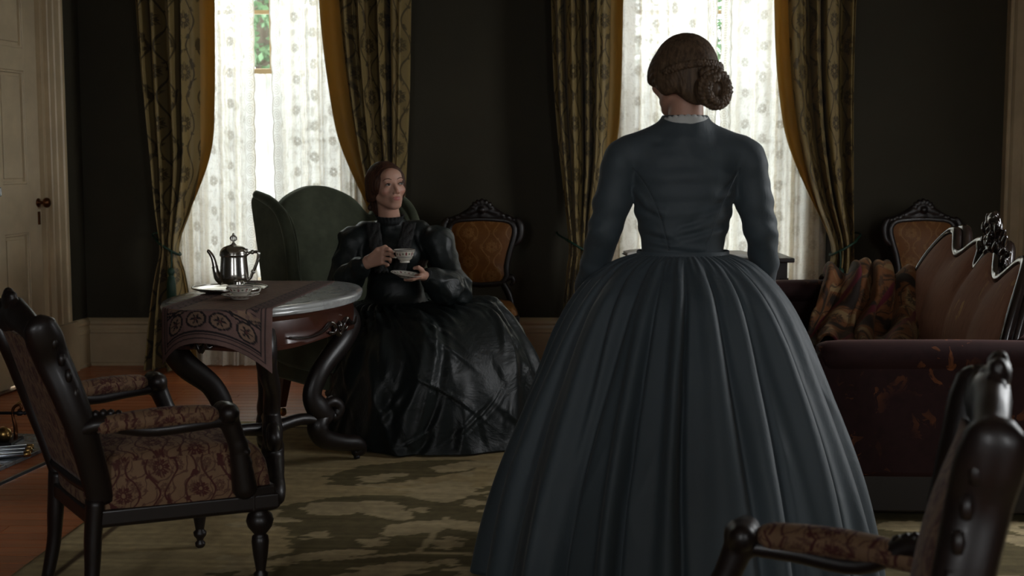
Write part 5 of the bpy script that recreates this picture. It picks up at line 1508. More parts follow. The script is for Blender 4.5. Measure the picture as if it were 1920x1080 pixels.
def build_throw():
    """heavy velvet throw heaped over the far arm and falling onto the seat; cross-section path along the fall"""
    nu, nv = 150, 120
    # u: across (world x), v: along the fall from behind the arm over its top down to the seat
    path = np.array([(6.36, 0.50), (6.34, 0.62), (6.30, 0.700), (6.235, 0.722), (6.15, 0.705), (6.08, 0.65), (6.02, 0.57), (5.96, 0.53), (5.86, 0.480), (5.72, 0.465), (5.55, 0.455)])
    pp, _ = spline([(0, a, b) for a, b in path], 1, 12)
    d = np.concatenate([[0], np.cumsum(np.linalg.norm(np.diff(pp, axis=0), axis=1))])
    tt = np.linspace(0, d[-1], nv)
    py = np.interp(tt, d, pp[:, 1]); pz = np.interp(tt, d, pp[:, 2])
    gy, gz = np.gradient(py), np.gradient(pz); L = np.hypot(gy, gz); ny, nz = -gz / L, gy / L
    s = -np.sign(nz[nv // 3]); 
    if nz[int(nv * 0.25)] < 0: ny, nz = -ny, -nz
    u = np.linspace(0, 1, nu)
    V = np.zeros((nv, nu, 3))
    for j in range(nv):
        q = j / (nv - 1)
        xl = 1.44 - 0.16 * sstep(0.3, 0.8, q) + 0.015 * math.sin(q * 9); xr = 1.86 - 0.02 * q
        if q < 0.2: xl += 0.02
        w = u + 0.05 * np.sin(u * 9 + q * 3)
        fold = 0.030 * np.cos(2 * PI * (3.4 * w + 1.9 * q)) + 0.018 * np.cos(2 * PI * (6.3 * w + 2.6 * q) + 1.0) + 0.014 * np.sin(2 * PI * (2.0 * w + 2.2 * q))
        fold += 0.020 * np.sin(PI * u) * math.sin(q * PI)
        fold = np.maximum(fold, -0.02) + 0.028
        V[j, :, 0] = xl + (xr - xl) * u + 0.012 * np.sin(2 * PI * 4.3 * w)
        V[j, :, 1] = py[j] + ny[j] * fold
        V[j, :, 2] = pz[j] + nz[j] * fold + 0.020 * np.exp(-((u - 0.55) / 0.25) ** 2) * math.exp(-((q - 0.33) / 0.15) ** 2)
    U, T = np.meshgrid(u * 0.75, tt)
    # pattern runs diagonally
    UV = np.stack([U * 0.8 + T * 0.6, T * 0.8 - U * 0.6], -1).reshape(-1, 2)
    c = np.array((1.62, 6.10, 0.45))
    o = make('velvet_throw', (V - c).reshape(-1, 3), grid_faces(nu, nv), MT['throw'], None, uv=UV)
    o.location = c
    m = o.modifiers.new('solid', 'SOLIDIFY'); m.thickness = 0.010
    tag(o, 'rumpled orange and maroon velvet throw heaped over the far arm of the sofa', 'throw')
build_throw()

# ------------------------------------------------------------------ writing table in front of the far window, with papers
def build_desk():
    t = thing('writing_table', 'small dark writing table in the window behind the standing woman', 'table', (1.075, 7.32, 0))
    W = MT['walnut']
    MB().box(-0.43, 0.43, -0.25, 0.25, 0.728, 0.752).build('table_top', W, t, smooth=False, bevel=0.006)
    MB().box(-0.40, 0.40, -0.21, 0.21, 0.63, 0.728).build('apron', W, t, smooth=False, bevel=0.003)
    dr = MB().box(-0.30, 0.30, -0.222, -0.205, 0.645, 0.715).build('drawer', W, t, smooth=False, bevel=0.003)
    MB().lathe([(0, 0.0), (0.006, 0.0), (0.006, -0.01), (0.013, -0.016), (0.012, -0.024), (0, -0.027)], 14, (0, -0.222, 0.68), 'y').build('knob', MT['brass'], dr)
    for x in (-0.38, 0.38):
        for y in (-0.19, 0.19):
            MB().lathe([(0, 0), (0.012, 0), (0.016, 0.02), (0.014, 0.05), (0.020, 0.09), (0.026, 0.30), (0.028, 0.48), (0.020, 0.50), (0.030, 0.53), (0.030, 0.64), (0, 0.64)], 16, (x, y, 0)).build('leg', W, t)
build_desk()
def sheets(name, label, cat, loc, rz, w, d, n, mat, th=0.0012, group=None):
    t = thing(name, label, cat, loc, rz, group); r = random.Random(n)
    z = 0
    for k in range(n):
        a = r.uniform(-0.12, 0.12); c, s = math.cos(a), math.sin(a)
        v = [(x * c - y * s, x * s + y * c, zz) for zz in (z, z + th) for x, y in ((-w / 2, -d / 2), (w / 2, -d / 2), (w / 2, d / 2), (-w / 2, d / 2))]
        MB().add(v, [(3, 2, 1, 0), (4, 5, 6, 7), (0, 1, 5, 4), (1, 2, 6, 5), (2, 3, 7, 6), (3, 0, 4, 7)]).build('sheet', mat, t, smooth=False)
        z += th * 1.15
    return t
sheets('paper_stack', 'loose white papers on the writing table, right of the standing woman', 'papers', (1.19, 7.27, 0.7522), 0.1, 0.22, 0.30, 12, MT['paper'], group=None)
bk_ = thing('open_book', 'open book lying on the writing table, seen left of the waist of the standing woman', 'book', (0.735, 7.30, 0.7522), 0.05)
MB().box(-0.12, 0.12, -0.09, 0.09, 0, 0.004).build('cover', MT['ink'], bk_, smooth=False)
for s in (-1, 1):
    ol = [(0.003 * s, 0.004), (0.003 * s, 0.022), (0.03 * s, 0.028), (0.08 * s, 0.024), (0.113 * s, 0.016), (0.113 * s, 0.004)]
    MB().prism(ol, -0.085, 0.085, 'y').build('page_block', MT['paper'], bk_, smooth=False)

# ------------------------------------------------------------------ hearth at the left edge
def build_hearth():
    hd_, hn_ = np.array((-0.148, -0.989)), np.array((-0.989, 0.148)); c0 = np.array((-2.015, 6.03))
    q = [c0, c0 + hd_ * 1.30, c0 + hd_ * 1.30 + hn_ * 1.0, c0 + hn_ * 1.0]
    hl = MB().prism([tuple(a) for a in q], 0.0, 0.018, 'z')
    o = hl.build('hearth_slab', MT['hearth'], None, smooth=False, bevel=0.004); o['kind'] = 'structure'
    # brass strip let into the floor along the hearth
    d = np.array((0.128, 0.836)); d /= np.linalg.norm(d)
    p0 = np.array((-2.06, 4.95)); p1 = np.array((-1.897, 6.03)); nrm = np.array((d[1], -d[0])) * 0.009
    v = [(*(p0 - nrm), 0), (*(p1 - nrm), 0), (*(p1 + nrm), 0), (*(p0 + nrm), 0), (*(p0 - nrm * 0.6), 0.010), (*(p1 - nrm * 0.6), 0.010), (*(p1 + nrm * 0.6), 0.010), (*(p0 + nrm * 0.6), 0.010)]
    o = MB().add(v, [(0, 1, 5, 4), (1, 2, 6, 5), (2, 3, 7, 6), (3, 0, 4, 7), (4, 5, 6, 7)]).build('fender_bar', MT['steel'], None, smooth=False)
    tag(o, 'thin steel fender bar lying on the boards along the hearth', 'fender')
    # three fire irons with brass ferrules lying side by side
    for k in range(3):
        y = -0.072 * k
        x0, yy0 = -2.62, 5.51 + y * 0.9
        x1, yy1 = -2.072 - 0.02 * (2 - k) + 0.02, 5.735 + y
        t = thing('fire_iron', ['steel fire iron with brass tip, farthest of three lying on the hearth', 'steel fire iron with brass tip, middle one of three lying on the hearth', 'steel fire iron with brass tip, nearest of three lying on the hearth'][k], 'fire iron', (x0, yy0, 0.030), math.atan2(yy1 - yy0, x1 - x0), 'fire irons on the hearth')
        L = math.hypot(x1 - x0, yy1 - yy0)
        MB().lathe([(0, 0), (0.0125, 0), (0.0125, L - 0.03), (0, L - 0.03)], 12, (0, 0, 0), 'x').build('rod', MT['steel'], t)
        MB().lathe([(0, L - 0.04), (0.0120, L - 0.04), (0.0120, L - 0.005), (0.0095, L), (0, L)], 12, (0, 0, 0), 'x').build('ferrule', MT['brass'], t)
    # andiron
    t = thing('andiron', 'brass and iron andiron with curled front standing on the hearth', 'andiron', (-2.245, 5.90, 0.018))
    MB().tube([(0.02, -0.03, 0.0), (0.014, 0, 0.03), (0.012, 0.0, 0.075), (0.004, 0, 0.115), (0.008, 0, 0.150), (0.035, 0, 0.168), (0.044, 0, 0.150), (0.028, 0, 0.140)], [0.010, 0.010, 0.009, 0.007, 0.007, 0.007, 0.007, 0.005], 9, 5).build('upright', MT['bronze'], t)
    MB().tube([(0.010, 0, 0.155), (0.032, 0, 0.172), (0.052, 0, 0.186)], [0.005, 0.006, 0.003], 8, 3).build('leaf', MT['brass'], t)
    MB().lathe([(0, -0.55), (0.007, -0.55), (0.007, 0.02), (0.013, 0.028), (0.012, 0.044), (0.006, 0.050), (0.010, 0.058), (0.006, 0.066), (0, 0.068)], 12, (0, 0, 0.128), 'x').build('cross_bar', MT['iron'], t)
    MB().lathe([(0, -0.034), (0.020, -0.028), (0.032, -0.010), (0.034, 0.006), (0.026, 0.024), (0.010, 0.034), (0, 0.036)], 18, (-0.015, -0.06, 0.042)).build('ball', MT['brass'], t)
    MB().tube([(-0.04, -0.075, 0.040), (-0.25, -0.14, 0.045), (-0.55, -0.22, 0.05)], [0.013, 0.012, 0.012], 10, 3).build('log_bar', MT['steel'], t)
    MB().box(-0.30, 0.03, -0.10, 0.05, 0.0, 0.012).build('foot_plate', MT['iron'], t, smooth=False)
    # chimneypiece just outside the frame, and the silver urn whose rim shows at its edge
    mp = MB().box(-3.35, -2.98, 4.75, 5.05, 0, 1.10).box(-3.35, -2.98, 6.35, 6.65, 0, 1.10).box(-3.35, -2.98, 5.05, 6.35, 0.86, 1.10).box(-3.40, -2.45, 4.62, 6.42, 1.10, 1.145).box(-3.38, -2.62, 4.70, 6.38, 1.04, 1.10)
    o = mp.build('chimneypiece', MT['hearth'], None, smooth=False, bevel=0.006); o['kind'] = 'structure'
    t = thing('silver_bowl', 'polished silver bowl whose rim just enters at the left edge above the armchair', 'bowl', (-2.50, 6.0, 1.145))
    lathe_obj('bowl', [(0, 0), (0.06, 0), (0.065, 0.006), (0.03, 0.016), (0.028, 0.03), (0.07, 0.045), (0.11, 0.075), (0.125, 0.10), (0.122, 0.10), (0.105, 0.078), (0.06, 0.05), (0, 0.04)], MT['silver'], t)
build_hearth()
# ------------------------------------------------------------------ people
def head_sdf(s):
    """head in its own frame: face toward -y, up z, origin mid-skull"""
    s.ell((0, 0.018, 0.030), (0.074, 0.093, 0.084), k=0.02)
    s.ell((0, -0.026, -0.018), (0.057, 0.064, 0.084), k=0.025)
    s.ell((0, -0.056, -0.091), (0.021, 0.023, 0.017), k=0.022)
    for x in (-1, 1):
        s.cap((x * 0.045, -0.002, -0.050), (x * 0.014, -0.060, -0.090), 0.017, 0.013, 0.022)
        s.ell((x * 0.040, -0.060, -0.024), (0.020, 0.020, 0.017), k=0.020)
        s.ell((x * 0.027, -0.077, 0.021), (0.021, 0.012, 0.009), k=0.014)
    s.ell((0, -0.070, 0.045), (0.045, 0.025, 0.030), k=0.02)
    for x in (-1, 1): s.ell((x * 0.032, -0.100, 0.002), (0.018, 0.014, 0.011), k=0.014, sub=True)
    for x in (-1, 1):
        s.ell((x * 0.0315, -0.0775, 0.001), (0.0145, 0.0125, 0.0110), k=0.004)
    s.cap((0, -0.083, 0.012), (0, -0.107, -0.031), 0.0060, 0.0080, 0.009)
    s.ell((0, -0.106, -0.034), (0.0085, 0.0085, 0.0075), k=0.006)
    for x in (-1, 1): s.ell((x * 0.0115, -0.0985, -0.038), (0.0065, 0.0085, 0.0062), k=0.006)
    s.ell((0, -0.082, -0.064), (0.024, 0.013, 0.018), k=0.016)
    s.ell((0, -0.0915, -0.0608), (0.0190, 0.0062, 0.0036), k=0.004)
    s.ell((0, -0.0905, -0.0685), (0.0165, 0.0066, 0.0044), k=0.004)
    s.cap((-0.016, -0.0980, -0.0647), (0.016, -0.0980, -0.0647), 0.0022, 0.0022, 0.003, sub=True)
    for x in (-1, 1):
        s.ell((x * 0.074, 0.012, -0.006), (0.009, 0.018, 0.029), rotx(-0.25), k=0.006)
        s.ell((x * 0.080, 0.006, 0.0), (0.006, 0.010, 0.016), rotx(-0.25), k=0.005, sub=True)

def hand_sdf(s, wrist, knuckle, side, fingers, thumb, r=0.0082):
    """palm between wrist and knuckle row; fingers: four polylines, thumb: one"""
    W = np.array(wrist, float); K = np.array(knuckle, float); S = np.array(side, float)
    for q in (-0.030, -0.010, 0.010, 0.028):
        s.cap(W + S * q * 0.55, K + S * q, 0.0150, 0.0115, 0.012)
    for i, f in enumerate(fingers):
        k = (1.0, 1.05, 0.98, 0.85)[i]
        s.chain(f, [r * 1.12 * k, r * 1.0 * k, r * 0.92 * k, r * 0.80 * k][:len(f)], 0.0035)
    s.chain(thumb, [0.0125, 0.0105, 0.0092, 0.0078][:len(thumb)], 0.006)

def skin_colors(P, R, t, base=(0.50, 0.285, 0.205)):
    L = (P - np.array(t)) @ R
    C = np.tile(np.array(base), (len(P), 1))
    def blob(c, r, col, amt):
        nonlocal C
        d = np.sqrt((((L - np.array(c)) / np.array(r)) ** 2).sum(1)); w = np.clip((1.15 - d) * (6.0 if amt > 1 else amt), 0, min(amt, 0.9))[:, None]
        C = C * (1 - w) + np.array(col) * w
    for x in (-1, 1):
        blob((x * 0.042, -0.07, -0.032), (0.022, 0.03, 0.020), (0.52, 0.225, 0.165), 0.7)
        blob((x * 0.032, -0.088, 0.004), (0.021, 0.02, 0.013), (0.36, 0.175, 0.125), 0.8)
    blob((0, -0.110, -0.034), (0.012, 0.012, 0.012), (0.50, 0.215, 0.16), 0.6)
    blob((0, -0.095, -0.0608), (0.0195, 0.014, 0.0044), (0.33, 0.085, 0.075), 1.3)
    blob((0, -0.094, -0.0688), (0.0165, 0.014, 0.0050), (0.36, 0.10, 0.085), 1.3)
    return C

def eyes(parent, R, t, gaze=(0, 0)):
    for x in (-1, 1):
        n, m = 22, 14; V = []; C = []
        for j in range(m):
            ph = -PI / 2 + PI * j / (m - 1)
            for i in range(n):
                th = 2 * PI * i / n
                d = np.array((math.cos(ph) * math.sin(th), -math.cos(ph) * math.cos(th), math.sin(ph)))
                V.append(d * np.array((0.0128, 0.0066, 0.0052)))
                q = math.hypot(V[-1][0] - gaze[0], V[-1][2] - gaze[1])
                C.append((0.008, 0.006, 0.005) if (q < 0.0026 and d[1] < 0) else (0.030, 0.034, 0.032) if (q < 0.0060 and d[1] < 0) else (0.36, 0.32, 0.28))
        V = np.array(V); V[:, 2] += -0.0010 * np.abs(V[:, 0] / 0.0125) ** 2
        V = (V @ rotz(x * 0.16).T + np.array((x * 0.0315, -0.0868, 0.0015))) @ R.T + np.array(t)
        make('eye', V, grid_faces(n, m, True), MT['eye'], parent, col=np.array(C))
        lid = MB().tube([np.array(q) @ R.T + np.array(t) for q in ((x * 0.018, -0.0885, 0.001), (x * 0.025, -0.0930, 0.0066), (x * 0.034, -0.0925, 0.0078), (x * 0.044, -0.0850, 0.0025))], [0.0010, 0.0016, 0.0016, 0.0010], 6, 4)
        lid.build('eyelash_line', MT['hair_brown'], parent)
        br = MB().tube([np.array(q) @ R.T + np.array(t) for q in ((x * 0.014, -0.0925, 0.0225), (x * 0.027, -0.0925, 0.0290), (x * 0.040, -0.0875, 0.0285), (x * 0.052, -0.0750, 0.0215))], [0.0020, 0.0030, 0.0024, 0.0010], 6, 4, flat=(1, 0.6))
        br.build('eyebrow', MT['hair_brown'], parent)

def fold_noise(P, sc_, amp, seed=0.0):
    return np.array([mnoise.noise(Vector((p[0] * sc_ + seed, p[1] * sc_, p[2] * sc_ * 0.6))) for p in P]) * amp

# ---------------- the seated woman
def build_seated():
    HR = rotz(math.radians(28)) @ rotx(math.radians(-9)) @ roty(math.radians(-4)); HT = np.array((-0.578, 6.195, 1.150))
    t = thing('person', 'person in black silk dress seated in the wing chair, holding a teacup and saucer', 'person', (-0.56, 6.28, 0))
    o0 = np.array((-0.56, 6.28, 0))
    # body: one skin
    s = SDF((-0.92, 5.78, 0.40), (-0.10, 6.52, 1.30), 0.0036)
    s.frame(HR, HT); head_sdf(s); s.frame()
    nb = HT + HR @ np.array((0, 0.025, -0.06))
    s.cap(nb, (-0.572, 6.255, 0.985), 0.047, 0.052, 0.02)
    s.ell((-0.56, 6.28, 0.84), (0.145, 0.10, 0.13), k=0.03); s.ell((-0.56, 6.31, 0.64), (0.115, 0.085, 0.16), k=0.04); s.ell((-0.55, 6.30, 0.50), (0.16, 0.13, 0.09), k=0.04)
    s.cap((-0.70, 6.29, 0.925), (-0.42, 6.27, 0.93), 0.045, 0.045, 0.03)
    # arms
    s.chain([(-0.73, 6.29, 0.91), (-0.785, 6.20, 0.70), (-0.700, 6.03, 0.785), (-0.652, 5.975, 0.818)], [0.045, 0.038, 0.030, 0.022], 0.012)
    s.chain([(-0.39, 6.27, 0.915), (-0.285, 6.17, 0.69), (-0.350, 6.00, 0.735), (-0.392, 5.945, 0.760)], [0.045, 0.038, 0.030, 0.022], 0.012)
    # her right hand: thumb and forefinger on the cup handle
    K = np.array((-0.578, 5.930, 0.850))
    hand_sdf(s, (-0.652, 5.975, 0.818), K, (-0.10, 0.0, -1.0), [
        [K + (0.003, 0, 0.030), (-0.548, 5.918, 0.882), (-0.531, 5.924, 0.868)],
        [K + (0.008, -0.003, 0.010), (-0.541, 5.908, 0.862), (-0.528, 5.925, 0.848)],
        [K + (0.006, -0.002, -0.010), (-0.541, 5.908, 0.838), (-0.543, 5.932, 0.824)],
        [K + (0.000, 0.0, -0.028), (-0.552, 5.915, 0.812), (-0.562, 5.938, 0.804)]],
        [(-0.640, 5.955, 0.838), (-0.600, 5.935, 0.878), (-0.566, 5.936, 0.890), (-0.538, 5.938, 0.872)])
    # her left hand: fingers under the saucer, thumb on its rim
    K2 = np.array((-0.418, 5.905, 0.758))
    hand_sdf(s, (-0.392, 5.945, 0.760), K2, (0.35, -0.80, 0.15), [
        [K2 + (0.012, -0.028, 0.004), (-0.436, 5.872, 0.752), (-0.462, 5.880, 0.752)],
        [K2 + (0.002, -0.010, 0.0), (-0.446, 5.890, 0.748), (-0.474, 5.898, 0.748)],
        [K2 + (-0.006, 0.010, -0.002), (-0.450, 5.908, 0.746), (-0.476, 5.916, 0.746)],
        [K2 + (-0.010, 0.026, -0.004), (-0.446, 5.926, 0.746), (-0.466, 5.932, 0.747)]],
        [(-0.390, 5.925, 0.768), (-0.402, 5.893, 0.792), (-0.414, 5.880, 0.803), (-0.432, 5.882, 0.800)])
    P, F = s.mesh(); P = relax(P, F, 1, 0.4)
    body = make('body', P - o0, F, MT['skin'], t, col=skin_colors(P, HR, HT))
    eyes(body, HR, HT - o0, (0.0022, 0.0012))
    # hair: centre parting, drawn over the ears into a low knot
    h = SDF(HT - 0.20, HT + np.array((0.20, 0.22, 0.18)), 0.0040)
    h.frame(HR, HT)
    h.ell((0, 0.026, 0.036), (0.085, 0.100, 0.090), k=0.01)
    for x in (-1, 1):
        h.ell((x * 0.060, 0.014, 0.012), (0.030, 0.062, 0.066), rotx(0.2), k=0.02)
        h.ell((x * 0.072, 0.030, -0.024), (0.020, 0.045, 0.036), k=0.015)
    h.ell((0, 0.100, -0.030), (0.062, 0.045, 0.052), k=0.02); h.ell((0, 0.100, -0.085), (0.046, 0.036, 0.045), k=0.02)
    for k in range(7):
        a = k * 0.9; h.ell((0.040 * math.cos(a), 0.135, -0.055 + 0.045 * math.sin(a)), (0.020, 0.013, 0.018), k=0.004)
    h.ell((0, -0.100, -0.040), (0.058, 0.085, 0.098), k=0.018, sub=True)
    h.ell((0, -0.115, 0.035), (0.036, 0.055, 0.045), k=0.025, sub=True)
    h.cap((0, -0.10, 0.115), (0, 0.03, 0.140), 0.012, 0.012, 0.012, sub=True)
    for x in (-1, 1): h.ell((x * 0.082, -0.050, -0.062), (0.036, 0.062, 0.048), k=0.012, sub=True)
    P, F = h.mesh(); L = (P - HT) @ HR
    a = np.arctan2(L[:, 0], L[:, 2] + 0.02); P = P + (0.0011 * np.sin(L[:, 1] * 520 + L[:, 2] * 160))[:, None] * ((P - HT) / np.linalg.norm(P - HT, axis=1)[:, None])
    make('hair', P - o0, F, MT['hair_brown'], t)
    # bodice with full sleeves
    b = SDF((-0.95, 5.86, 0.42), (-0.10, 6.52, 1.08), 0.0055)
    b.ell((-0.56, 6.275, 0.835), (0.168, 0.122, 0.140), k=0.03); b.ell((-0.555, 6.30, 0.665), (0.135, 0.105, 0.15), k=0.04); b.ell((-0.55, 6.29, 0.56), (0.19, 0.16, 0.08), k=0.05)
    b.ell((-0.615, 6.195, 0.835), (0.065, 0.060, 0.068), k=0.04); b.ell((-0.495, 6.190, 0.835), (0.065, 0.060, 0.068), k=0.04)
    b.cap((-0.69, 6.285, 0.930), (-0.43, 6.268, 0.937), 0.058, 0.058, 0.03)
    b.cap((-0.567, 6.262, 0.945), (-0.570, 6.250, 0.985), 0.072, 0.060, 0.02); b.ell((-0.57, 6.25, 1.072), (0.12, 0.12, 0.075), k=0.004, sub=True)
    b.ell((-0.745, 6.265, 0.885), (0.080, 0.085, 0.080), k=0.02); b.ell((-0.765, 6.235, 0.815), (0.076, 0.080, 0.070), k=0.03)
    b.ell((-0.352, 6.235, 0.895), (0.080, 0.085, 0.082), k=0.02); b.ell((-0.322, 6.215, 0.820), (0.066, 0.075, 0.070), k=0.03)
    b.chain([(-0.775, 6.215, 0.79), (-0.785, 6.165, 0.695), (-0.745, 6.08, 0.735), (-0.690, 6.015, 0.790), (-0.668, 5.990, 0.805)], [0.068, 0.074, 0.066, 0.048, 0.032], 0.02)
    b.chain([(-0.315, 6.20, 0.79), (-0.270, 6.145, 0.680), (-0.310, 6.04, 0.700), (-0.358, 5.985, 0.742), (-0.380, 5.962, 0.757)], [0.062, 0.084, 0.078, 0.052, 0.032], 0.02)
    b.ell((-0.250, 6.14, 0.655), (0.058, 0.075, 0.055), k=0.03)
    P, F = b.mesh()
    sl = sstep(0.13, 0.19, np.abs(P[:, 0] + 0.555))
    N = P - np.array((-0.555, 6.25, 0.8)); N /= np.linalg.norm(N, axis=1)[:, None]
    d = np.array([abs(mnoise.noise(Vector((p[0] * 9, p[1] * 9, p[2] * 15)))) for p in P])
    d2 = np.array([abs(mnoise.noise(Vector((p[0] * 20 + 3, p[1] * 20, p[2] * 12)))) for p in P])
    P = P + N * ((0.022 * (0.25 - d) + 0.010 * (0.2 - d2)) * (0.25 + 0.75 * sl))[:, None]
    make('bodice', P - o0, F, MT['black_silk'], t)
    # ruffled collar and lace fronts
    n = 120; V = []
    for j, (rr, zz) in enumerate(((0.060, -0.020), (0.060, 0.0), (0.064, 0.012), (0.068, 0.016))):
        for i in range(n):
            a = 2 * PI * i / n; w = 1 + (0.05 * math.sin(a * 22) if j >= 2 else 0)
            c = np.array((-0.571, 6.246, 1.000)); V.append((c[0] + rr * w * math.cos(a), c[1] + rr * w * math.sin(a) * 0.95, c[2] + zz + 0.008 * math.sin(a) * 1.0))
    o = make('collar_ruffle', np.array(V) - o0, grid_faces(n, 4, True), MT['black_wool'], t); o.modifiers.new('solid', 'SOLIDIFY').thickness = 0.003
    for sgn in (-1, 1):
        Q = []
        for k in range(26):
            q = k / 25
            x = -0.560 + sgn * (0.085 - 0.045 * q); z = 0.985 - 0.225 * q; y = 6.205 - 0.085 * math.sin(min(1, q * 1.15 + 0.1) * PI * 0.62)
            for i in range(7):
                e = (i / 6 - 0.5) * 0.062
                Q.append((x + e, y - 0.012 + 0.004 * math.cos(i * 2 + k) + 0.35 * abs(e) * 0.5 + (0.10 * max(0, abs(x + e + 0.56) - 0.06)), z + 0.006 * math.sin(i * 3.1 + k * 2.2)))
        o = make('lace_front', np.array(Q) - o0, grid_faces(7, 26), MT['lace_black'], t); o.modifiers.new('solid', 'SOLIDIFY').thickness = 0.004
    for c, dr in (((-0.672, 5.993, 0.803), (0.55, -0.45, 0.35)), ((-0.377, 5.958, 0.757), (-0.5, -0.55, 0.3))):
        c = np.array(c); dr = np.array(dr) / np.linalg.norm(dr)
        MB().tube([c - dr * 0.012 - o0, c + dr * 0.004 - o0, c + dr * 0.018 - o0], [0.032, 0.031, 0.034], 16, 3).build('cuff', MT['black_wool'], t)
    # skirt: taffeta falling from the lap, spread over the floor
    nu, nv = 320, 130
    rings = [  # s, centre x, centre y, rx, ry, z
        (0.00, -0.548, 6.300, 0.165, 0.145, 0.610), (0.08, -0.535, 6.285, 0.215, 0.190, 0.600), (0.20, -0.485, 6.240, 0.285, 0.280, 0.585), (0.32, -0.430, 6.215, 0.352, 0.365, 0.545),
        (0.45, -0.390, 6.205, 0.415, 0.440, 0.460), (0.60, -0.365, 6.200, 0.460, 0.500, 0.330), (0.75, -0.350, 6.195, 0.492, 0.530, 0.190), (0.90, -0.340, 6.190, 0.515, 0.545, 0.060), (1.0, -0.335, 6.190, 0.530, 0.560, 0.014)]
    R_ = np.array(rings); sv = np.linspace(0, 1, nv)
    cx, cy, rx, ry, zz = [crom(R_[:, 0], R_[:, k], sv) for k in range(1, 6)]
    th = np.linspace(0, 2 * PI, nu, endpoint=False)
    r = np.random.default_rng(21)
    X = np.zeros((nv, nu)); Y = X.copy(); Z = X.copy()
    disp = np.zeros((nv, nu))
    for k in range(26):           # long irregular folds
        a0 = r.random() * 2 * PI; dr = r.uniform(-0.7, 0.7); w = r.uniform(0.05, 0.14); am = r.uniform(0.012, 0.034); s0 = r.uniform(0.0, 0.45); s1 = r.uniform(0.6, 1.15)
        a = a0 + dr * (sv - 0.3)[:, None]
        d = (th[None, :] - a + PI) % (2 * PI) - PI
        env = sstep(s0, s0 + 0.22, sv) * (1 - sstep(s1 - 0.2, s1, sv) * 0.6)
        disp += am * env[:, None] * (np.exp(-np.abs(d / w) ** 1.3) - 0.55 * np.exp(-((d - 1.5 * w) / (0.8 * w)) ** 2))
    for k in range(120):          # short creases of stiff silk
        a0 = r.random() * 2 * PI; s0 = r.uniform(0.16, 0.9); dr = r.uniform(-2.6, 2.6); w = r.uniform(0.020, 0.045); am = r.uniform(0.006, 0.017); Ls = r.uniform(0.05, 0.13)
        d = (th[None, :] - a0 - dr * (sv - s0)[:, None] + PI) % (2 * PI) - PI
        disp += am * np.exp(-((sv - s0) / Ls) ** 2)[:, None] * (np.exp(-np.abs(d / w)) - 0.5 * np.exp(-((d + 1.6 * w) / w) ** 2))
    gath = 0.012 * np.sin(th * 34)[None, :] * (np.exp(-((sv - 0.12) / 0.12) ** 2))[:, None]
    disp += gath
    flat_left = 0.0
    for j in range(nv):
        X[j] = cx[j] + (rx[j] + disp[j]) * np.cos(th); Y[j] = cy[j] + (ry[j] + disp[j]) * np.sin(th)
        up = 0.75 * (1 - sstep(0.2, 0.55, sv[j]))
        Z[j] = zz[j] + disp[j] * up + 0.010 * np.sin(th * 9 + 1) * sstep(0.15, 0.4, sv[j]) * (1 - sstep(0.85, 1, sv[j]))
    # the front drops from the knees on her left side, lap a little higher at right
    Z += (0.050 * np.cos(th - 0.15) * np.exp(-((sv[:, None] - 0.27) / 0.16) ** 2))
    Z = np.maximum(Z, 0.011)
    V = np.stack([X, Y, Z], -1).reshape(-1, 3) - o0
    make('skirt', V, grid_faces(nu, nv, True)[:, ::-1], MT['black_silk'], t).modifiers.new('solid', 'SOLIDIFY').thickness = 0.003
build_seated()
# what she holds
cup = teacup('teacup', 'painted china cup held up in the right hand of the seated woman', (-0.478, 5.925, 0.822), math.radians(184), 0.058, 0.048)
saucer('saucer', 'painted china saucer held in the left hand of the seated woman', (-0.470, 5.898, 0.7565), 0.4, (math.radians(6), math.radians(6)), None, 0.072)

